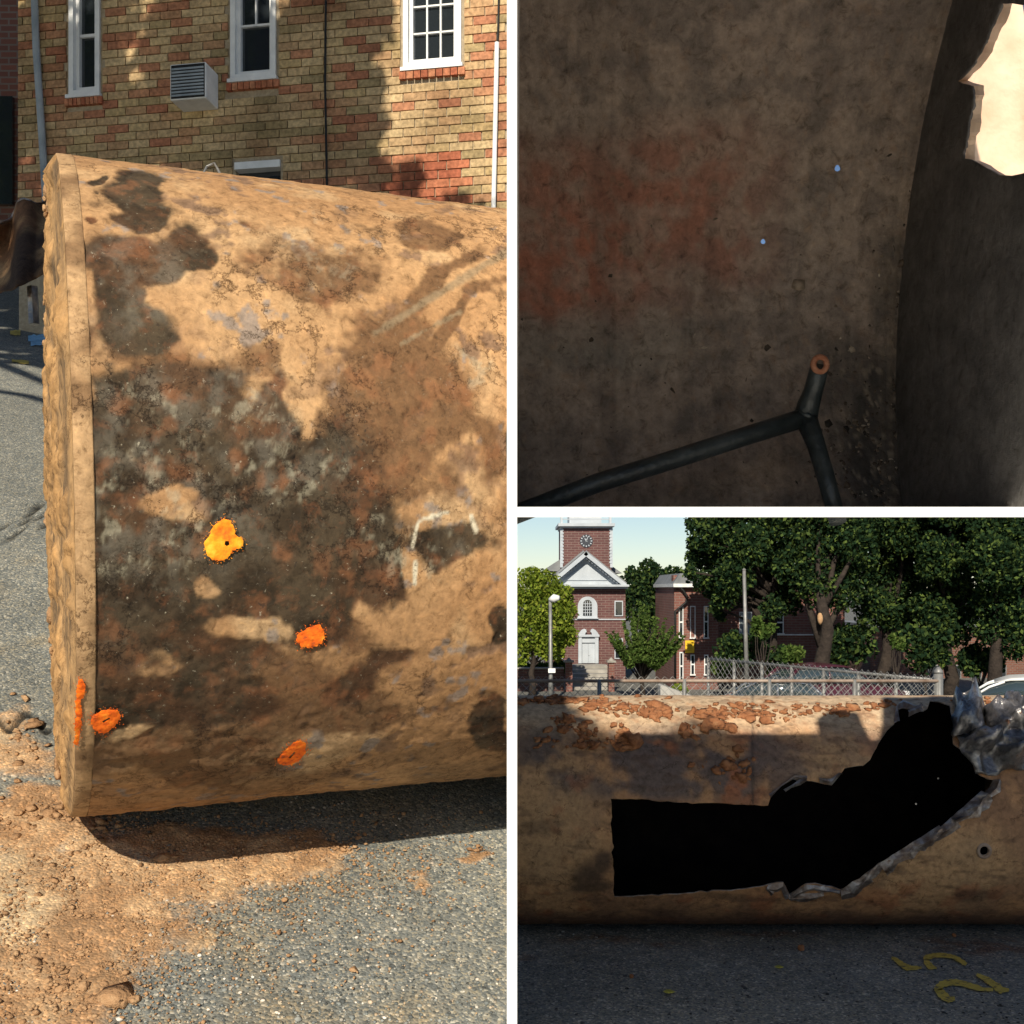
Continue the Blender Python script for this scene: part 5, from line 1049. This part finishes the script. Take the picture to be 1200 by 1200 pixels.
def church():
    Y = 50.0; X = lambda px: at(px, 0, Y)[0]; Z = lambda py: at(0, py, Y)[2]
    root = empty('church', (X(687), Y, GZ), 'brick church with white pediment and square clock tower', 'church')
    g = lambda u, v, d: (u, d, v); xl, xr = X(644), X(733); ze = Z(690)
    w = MB().box(xl, xr, Y, Y + 9, GZ, ze).build('wall', M['church'], root)
    # pediment, cornice, roof
    MB().prism([(X(646), Z(685)), (X(731), Z(685)), (X(686), Z(650))], g, Y + .05, Y + .5).build('pediment', M['palewhite'], root)
    MB().prism([(X(660), Z(680)), (X(712), Z(680)), (X(686), Z(661))], g, Y - .0, Y + .05).build('pediment_panel', M['palewhite'], root)
    MB().box(X(642), X(735), Y - .35, Y + .3, ze, Z(687.5)).box(X(641), X(736), Y - .5, Y + .3, Z(687.5), Z(685)).build('cornice', M['palewhite'], root)
    for s, x0 in ((-1, 640), (1, 734)):
        a, b = np.array([X(x0), Z(685)]), np.array([X(686), Z(646.5)]); d = b - a; L = np.linalg.norm(d); nn = np.array([-d[1], d[0]]) / L; nn = nn if nn[1] > 0 else -nn
        MB().prism([tuple(a), tuple(b), tuple(b - nn * .17), tuple(a - nn * .17)], g, Y - .45, Y + .5).build('raking_cornice', M['palewhite'], root)
        de = MB()
        for i in range(15):
            q = a + d * (i + .5) / 15 - nn * .17; e = d / L * .05; de.prism([tuple(q - e), tuple(q + e), tuple(q + e - nn * .07), tuple(q - e - nn * .07)], g, Y - .3, Y + .04)
        de.build('dentils', M['palewhite'], root)
        MB().prism([tuple(a + nn * .02), tuple(b + nn * .02), tuple(b + nn * .1), tuple(a + nn * .1)], g, Y + .3, Y + 9.5).build('roof', M['slate'], root)
    # upper block of the roof showing beside the tower
    MB().prism([(X(637), Z(668)), (X(735), Z(671)), (X(712), Z(655)), (X(662), Z(652))], g, Y + 2.2, Y + 9).build('roof', M['slate'], root)
    # tower
    yt = Y + .8; kt = lambda px: at(px, 0, yt)[0]; zt_ = lambda py: at(0, py, yt)[2]
    tw = MB().box(kt(658), kt(716.5), yt, yt + 2.9, Z(690), zt_(619)).build('tower', M['church'], root)
    q = MB()
    for i in range(11):
        z0 = zt_(660 - i * 3.8); z1 = zt_(660 - i * 3.8 - 2.1)
        for x0, s in ((658, 1), (716.5, -1)):
            a, b = sorted((kt(x0 - s * .4), kt(x0 + s * 2.4))); q.box(a, b, yt - .05, yt + .1, z0, z1)
    for x0 in (658, 716.5): q.box(kt(x0) - .06, kt(x0) + .06, yt - .03, yt + .06, zt_(665), zt_(619))
    q.build('quoins', M['palewhite'], tw)
    MB().box(kt(657), kt(717.5), yt - .1, yt + 3, zt_(619), zt_(617)).box(kt(654), kt(720), yt - .3, yt + 3.2, zt_(617), zt_(613.5)).build('cornice', M['palewhite'], tw)
    ln = MB().box(kt(668), kt(706), yt + .6, yt + 2.4, zt_(613.5), zt_(590)).build('lantern', M['palewhite'], tw); MB().prism([(kt(666), zt_(590)), (kt(708), zt_(590)), (kt(687), zt_(560))], g, yt + .5, yt + 2.5).build('lantern_roof', M['slate'], ln)
    b = MB()
    for x0 in (658, 715): b.box(kt(x0 - 1.3), kt(x0 + 1.3), yt - .15, yt + .1, zt_(613.5), zt_(604))
    b.box(kt(657), kt(716), yt - .08, yt + .02, zt_(609), zt_(608)).build('railing', M['palewhite'], tw)
    # clock
    cx, cz, r = kt(687), zt_(634), 7.6 * yt / F
    ck = MB().tube([(cx, yt - .03, cz), (cx, yt + .02, cz)], r, 28).build('clock', M['clock'], tw)
    nb = MB()
    for i in range(12):
        a = i * math.pi / 6; p = lambda rr, o: (cx + math.sin(a) * rr + math.cos(a) * o, yt - .04, cz + math.cos(a) * rr - math.sin(a) * o); nb.add([p(r * .68, -.022), p(r * .68, .022), p(r * .92, .022), p(r * .92, -.022)], [(0, 1, 2, 3)])
    nb.build('numerals', M['palewhite'], ck)
    hb = MB()
    for ang, ln_, wd in ((-.5, .5, .03), (.35, .72, .022)):
        p = lambda rr, o: (cx + math.sin(ang) * rr + math.cos(ang) * o, yt - .045, cz + math.cos(ang) * rr - math.sin(ang) * o); hb.add([p(-.05, -wd), p(-.05, wd), p(r * ln_, wd * .4), p(r * ln_, -wd * .4)], [(0, 1, 2, 3)])
    hb.build('hands', M['palewhite'], ck)
    # arched window
    def arch(x0, x1, z0, zs, n=14): rr = (x1 - x0) / 2; return [(x0, z0), (x1, z0)] + [((x0 + x1) / 2 + rr * math.cos(a), zs + rr * math.sin(a)) for a in np.linspace(0, math.pi, n)]
    wn = MB().prism(arch(X(677), X(700), Z(724), Z(710.5)), g, Y - .06, Y + .02).build('window', M['palewhite'], root)
    MB().prism(arch(X(683.2), X(693.4), Z(721.5), Z(708)), g, Y - .075, Y - .062).build('pane', M['glass'], wn); mu = MB()
    for px in (685.7, 688.3, 690.9): mu.box(X(px) - .012, X(px) + .012, Y - .095, Y - .077, Z(721.5), Z(704.5))
    for py in (718, 714.5, 711, 707.5): mu.box(X(683.2), X(693.4), Y - .092, Y - .079, Z(py) - .012, Z(py) + .012)
    mu.build('muntins', M['palewhite'], wn); MB().box(X(676), X(701), Y - .14, Y - .0, Z(725), Z(723.8)).build('sill', M['palewhite'], wn)
    MB().box(X(646), X(733), Y - .05, Y - .001, Z(726.4), Z(725.1)).build('string_course', M['palewhite'], root)
    for px in (655, 725):
        s_ = MB().box(X(px - 5), X(px + 5), Y - .05, Y - .001, Z(722), Z(704)).build('window', M['palewhite'], root); MB().box(X(px - 3.8), X(px + 3.8), Y - .06, Y - .052, Z(720.8), Z(705.2)).build('pane', M['glass'], s_)
        s_ = MB().box(X(px - 5), X(px + 5), Y - .05, Y - .001, Z(772), Z(748)).build('window', M['palewhite'], root); MB().box(X(px - 3.8), X(px + 3.8), Y - .06, Y - .052, Z(770.8), Z(749.2)).build('pane', M['glass'], s_)
    # door with swan-neck head
    dr = MB().box(X(677.5), X(681.5), Y - .2, Y - .002, Z(777), Z(746)).box(X(697), X(701), Y - .2, Y - .002, Z(777), Z(746)).box(X(676.5), X(702), Y - .25, Y - .002, Z(746), Z(743.5)).build('door', M['palewhite'], root)
    MB().box(X(681.5), X(697), Y - .12, Y - .003, Z(753), Z(746)).build('transom', M['palewhite'], dr)
    MB().box(X(681.5), X(689.1), Y - .05, Y - .004, Z(777), Z(753.6)).box(X(689.3), X(697), Y - .05, Y - .004, Z(777), Z(753.6)).build('leaves', M['palewhite'], dr)
    MB().box(X(689.8), X(690.3), Y - .08, Y - .05, Z(768.5), Z(767.5)).build('handle', M['black'], dr)
    for s in (-1, 1):
        cx_ = 689.3; pts = [(s * 12, 743.5), (s * 10.5, 741), (s * 8, 738), (s * 5, 736.6), (s * 2.8, 737.6), (s * 2.2, 740), (s * 3.6, 741.5), (s * 4, 743.5)]
        MB().prism([(X(cx_ + a), Z(b_)) for a, b_ in pts], g, Y - .24, Y - .01).build('pediment', M['palewhite'], dr)
    return root
church()

def hall():
    Y = 46.0; X = lambda px, y=Y: at(px, 0, y)[0]; Z = lambda py, y=Y: at(0, py, y)[2]
    root = empty('brick_hall', (X(840), Y, GZ), 'red brick hall with tall narrow white windows beside the church', 'building'); g = lambda u, v, d: (u, d, v)
    MB().box(X(790), X(842), Y, Y + 6, GZ, Z(688)).build('wall', M['hall'], root)
    MB().box(X(842), X(1000), Y + 1.2, Y + 7, GZ, Z(680)).build('wall', M['hall'], root)
    MB().box(X(788), X(843), Y - .3, Y + 6.2, Z(688), Z(684)).build('cornice', M['trim'], root)
    MB().prism([(X(788), Z(684)), (X(843), Z(684)), (X(836), Z(672)), (X(796), Z(672))], g, Y - .2, Y + 6).build('roof', M['slate'], root)
    MB().box(X(841.5), X(1002), Y + .9, Y + 7.2, Z(680), Z(676)).build('cornice', M['hall'], root)
    MB().box(X(790), X(796), Y + .2, Y + .8, Z(684), Z(674)).build('chimney', M['hall'], root)
    def win(x0, x1, y0, y1, yy=Y, bar=True, fill='glass'):
        x = lambda p: at(p, 0, yy)[0]; z = lambda p: at(0, p, yy)[2]
        w = MB().box(x(x0), x(x0 + 1), yy - .06, yy - .002, z(y1), z(y0)).box(x(x1 - 1), x(x1), yy - .06, yy - .002, z(y1), z(y0)).box(x(x0 + 1), x(x1 - 1), yy - .06, yy - .002, z(y0 + 1.3), z(y0)).box(x(x0 - .8), x(x1 + .8), yy - .12, yy - .002, z(y1 + 1.4), z(y1)).build('window', M['trim'], root)
        MB().box(x(x0 + 1), x(x1 - 1), yy - .03, yy - .003, z(y1), z(y0 + 1.3)).build('pane', M[fill], w)
        if bar: MB().box(x(x0 + 1), x(x1 - 1), yy - .05, yy - .032, z((y0 + y1) / 2) - .03, z((y0 + y1) / 2) + .03).build('meeting_rail', M['trim'], w)
    for a in ((795.3, 800.6, 711, 747), (796, 800.6, 764, 797), (808.5, 814.8, 710, 747), (809, 814, 767, 790), (824.5, 830, 710, 747), (825, 830, 767, 790)): win(*a, fill='hall' if a[0] == 808.5 else 'glass', bar=a[0] != 808.5)
    win(866, 881, 717, 742, Y + 1.2, False, 'pipe_grey'); win(905, 918, 717, 742, Y + 1.2)
    MB().box(X(850, Y + 1.2), X(1000, Y + 1.2), Y + 1.1, Y + 1.199, Z(744.5, Y + 1.2), Z(743, Y + 1.2)).build('string_course', M['trim'], root)
    pts = [(793, 685), (800, 692), (804.5, 699), (803, 706), (796, 712), (790.5, 716), (790.5, 800)]
    MB().tube([(X(a), Y - .18, Z(b)) for a, b in pts], .05, 8).build('downpipe', M['black'], root, smooth=True)
    sg = empty('notice_sign', (X(808), Y - .1, Z(765)), 'square yellow notice sign on the brick hall wall', 'sign')
    MB().box(X(802.6), X(813.2), Y - .1, Y - .06, Z(765), Z(750.5)).build('panel', M['yellow'], sg)
    mk = MB()
    for y0, a, b in ((753, 804.5, 811.5), (756, 805, 811), (757.8, 805.4, 810.6), (759.6, 805, 811), (761.4, 805.6, 810.4)): mk.box(X(a), X(b), Y - .104, Y - .101, Z(y0 + .6), Z(y0))
    mk.build('lettering', noisy('faded_print', [(.3, (.4, .25, .02)), (.7, (.5, .3, .03))], 5, .6, 0), sg)
hall()

# far house seen below the right-hand trees
def shed():
    Y = 52.0; X = lambda px: at(px, 0, Y)[0]; Z = lambda py: at(0, py, Y)[2]
    r = empty('far_building', (X(1130), Y, GZ), 'dark low brick building behind the right-hand trees', 'building'); MB().box(X(1020), X(1260), Y, Y + 5, GZ, Z(735)).build('wall', M['darkbrick'], r); MB().box(X(1015), X(1265), Y - .3, Y + 5.3, Z(735), Z(731)).build('roof', M['slate'], r)
    for px in (1087, 1112, 1136, 1165): 
        w = MB().box(X(px), X(px + 14), Y - .05, Y - .002, Z(795), Z(779)).build('window', M['galv'], r); MB().box(X(px + 1.2), X(px + 12.8), Y - .06, Y - .051, Z(794), Z(780.2)).build('pane', M['glass'], w)
shed()

def ball(px, py, Y, rpx, sq=(1, 1, 1)): return (at(px, py, Y), np.array(sq) * rpx * Y / F)
def trees():
    B = lambda px, Y: np.array([at(px, 0, Y)[0], Y, GZ])
    cl = [ball(*a) for a in ((618, 690, 43.5, 20), (640, 685, 43.5, 17), (655, 700, 43.5, 16), (612, 715, 43.5, 22), (636, 715, 43.5, 22), (662, 718, 43.5, 14), (650, 735, 43.5, 20), (622, 742, 43.5, 22), (664, 745, 43.5, 13), (610, 765, 43.5, 14), (640, 757, 43.5, 16), (625, 672, 43.5, 8), (652, 765, 43.5, 10))]
    tree('leafy_tree', B(624, 43.5), 2.2, .14, cl, 13000, .075, 'leaf_bright', 'bright green leafy tree at the left of the church', seed=21)
    cl = [ball(*a) for a in ((745, 690, 70, 20), (765, 680, 70, 18), (780, 690, 70, 18), (750, 710, 70, 22), (775, 712, 70, 22), (760, 668, 70, 12), (740, 672, 70, 8), (792, 678, 70, 14))]
    tree('dark_tree', B(760, 70), 4, .25, cl, 8000, .13, 'leaf_dark', 'dark green tree between the church and the brick hall', seed=22)
    rg = np.random.default_rng(3); cl = []
    for i in range(54):
        a = rg.uniform(-1, 1); tpx, tpy = 752 + a * 46, 712 + abs(a) * 36 + rg.uniform(0, 20)
        yy = 41.6 + rg.uniform(-1, 1)
        for t in (.35, .5, .65, .78, .88, .96, 1.04, 1.12): cl.append(ball(750 + (tpx - 750) * t ** .8, 792 + (tpy - 792) * t, yy, max(1.3, 6.2 - 4.4 * t)))
    tree('feathery_shrub', B(752, 41.6), 1.4, .1, cl[::9], 10, .05, 'leaf_bright', 'feathery light green shrub right of the church steps', 'shrub', seed=23)
    root = [o for o in COL.objects if o.name == 'feathery_shrub'][0]; cr = [o for o in root.children if o.name.startswith('crown')][0]; bpy.data.objects.remove(cr)
    V, Fc = leaves(cl, 15000, .07, 31, aspect=.4, shell=.1); tag(mesh_obj('crown', V, Fc, M['leaf_mid'], root), kind='stuff')
    # the tall dark wood on the right: single trees with their own trunks
    G_ = 'tall trees behind the fence'
    def big(px, Y, cls, n, size, lab, seed, r0=.3, leafm='leaf_dark', th=None): return tree('tall_tree', B(px, Y), th or 4.5, r0, [ball(a, b, Y + rg.uniform(-1.2, 1.2), c) for a, b, c in cls], n, size, leafm, lab, 'tree', G_, seed, shell=.2)
    big(905, 42, [(830, 625, 22), (850, 612, 26), (825, 655, 18), (848, 650, 24), (875, 640, 26), (860, 675, 22), (838, 680, 14), (885, 668, 22), (850, 698, 15), (872, 695, 14), (900, 620, 26), (815, 612, 12), (880, 600, 26), (840, 590, 22), (905, 650, 24), (920, 680, 20), (838, 712, 8), (845, 722, 7), (812, 636, 8), (808, 670, 9), (820, 680, 12), (838, 694, 12), (814, 654, 11), (890, 700, 16), (905, 712, 14), (925, 705, 16)], 22000, .085, 'dark tall tree with forking trunk leaning over the brick hall', 41, .24)
    big(962, 40, [(930, 620, 26), (960, 612, 28), (990, 625, 28), (945, 650, 26), (975, 655, 28), (1000, 670, 26), (950, 685, 22), (985, 695, 22), (925, 665, 18), (1005, 640, 24), (960, 590, 28), (1010, 600, 28), (930, 595, 24)], 20000, .085, 'dark tall tree whose thick trunk shows a pale bare scar', 42, .34)
    big(1040, 43, [(1030, 615, 28), (1060, 625, 30), (1040, 650, 28), (1075, 660, 28), (1030, 685, 26), (1062, 695, 26), (1045, 720, 22), (1020, 710, 20), (1080, 605, 28), (1045, 590, 28), (1070, 725, 20)], 22000, .085, 'broad dark tree in the middle of the right-hand wood', 43, .3)
    big(1110, 41, [(1100, 620, 30), (1125, 640, 28), (1100, 655, 28), (1130, 670, 26), (1105, 690, 26), (1130, 705, 24), (1100, 725, 22), (1120, 740, 18), (1140, 610, 28), (1110, 590, 28), (1085, 710, 20)], 22000, .085, 'dense dark tree right of the middle of the wood', 44, .28)
    big(1170, 39, [(1165, 620, 30), (1190, 640, 30), (1170, 665, 28), (1195, 690, 28), (1165, 700, 26), (1185, 725, 26), (1160, 735, 22), (1195, 755, 20), (1190, 605, 30), (1215, 660, 30), (1210, 720, 28), (1155, 650, 24)], 22000, .085, 'dense dark tree at the right edge of the picture', 45, .28)
    # lit sprays and undergrowth in front of the wood
    for i, (px, py, Y, r, n, m_, lb) in enumerate(((930, 765, 38.5, 13, 500, 'leaf_mid', 'small sunlit bush beside the scarred trunk'), (1050, 752, 38, 9, 240, 'leaf_mid', 'small sunlit bush in the middle below the wood'), (895, 735, 39.5, 13, 330, 'leaf_mid', 'light green bush in front of the brick hall window'), (868, 764, 41, 24, 1500, 'leaf_dark', 'dark bush growing behind the receding fence'), (1000, 755, 41, 30, 1900, 'leaf_dark', 'dark bush behind the maroon car'), (1085, 762, 40, 28, 1700, 'leaf_dark', 'dark bush below the dense tree right of the middle'), (846, 785, 43, 12, 700, 'leaf_mid', 'green bush at the foot of the brick hall'), (1150, 770, 40.5, 24, 1500, 'leaf_dark', 'dark bush beside the white car'), (912, 775, 42, 22, 1200, 'leaf_dark', 'dark bush behind the grey blue car'))):
        cl = [ball(px + rg.uniform(-.8, .8) * r, py + rg.uniform(-.6, .6) * r, Y, r * rg.uniform(.35, .6)) for _ in range(7)]
        tree('bush', B(px, Y), max(.4, (cl[0][0][2] - GZ) * .6), .07, cl, n, .11, m_, lb, 'bush', 'bushes under the trees', 50 + i, shell=.15)
    cl = [ball(*a) for a in ((655, 780, 46.2, 7), (648, 782, 46.2, 6), (640, 783, 46.2, 6), (628, 782, 46.2, 7), (615, 783, 46.2, 7), (660, 783, 46.2, 5))]
    tree('hedge', B(640, 46.2), .6, .06, cl, 1800, .09, 'leaf_mid', 'clipped green hedge behind the low garden wall', 'hedge', seed=70)
    cl = [ball(*a) for a in ((795, 806, 27.6, 5), (802, 809, 27.6, 4), (790, 808, 27.6, 3))]
    tree('ivy_clump', B(795, 27.7), 1.2, .03, cl, 260, .05, 'leaf_bright', 'yellow green leaves growing over the ramp wall', 'plant', seed=71)
    # pale scar on the thick trunk
    sc = [o for o in COL.objects if o.name == 'tall_tree.001'][0]
    V, Fc = lumps(np.array([at(961, 725, 39.55)]), np.array([[.12, .1, .22]]), 5, ico=ICO2, rough=.15); mesh_obj('bare_scar', V, Fc, M['scar'], sc, smooth=True)
trees()
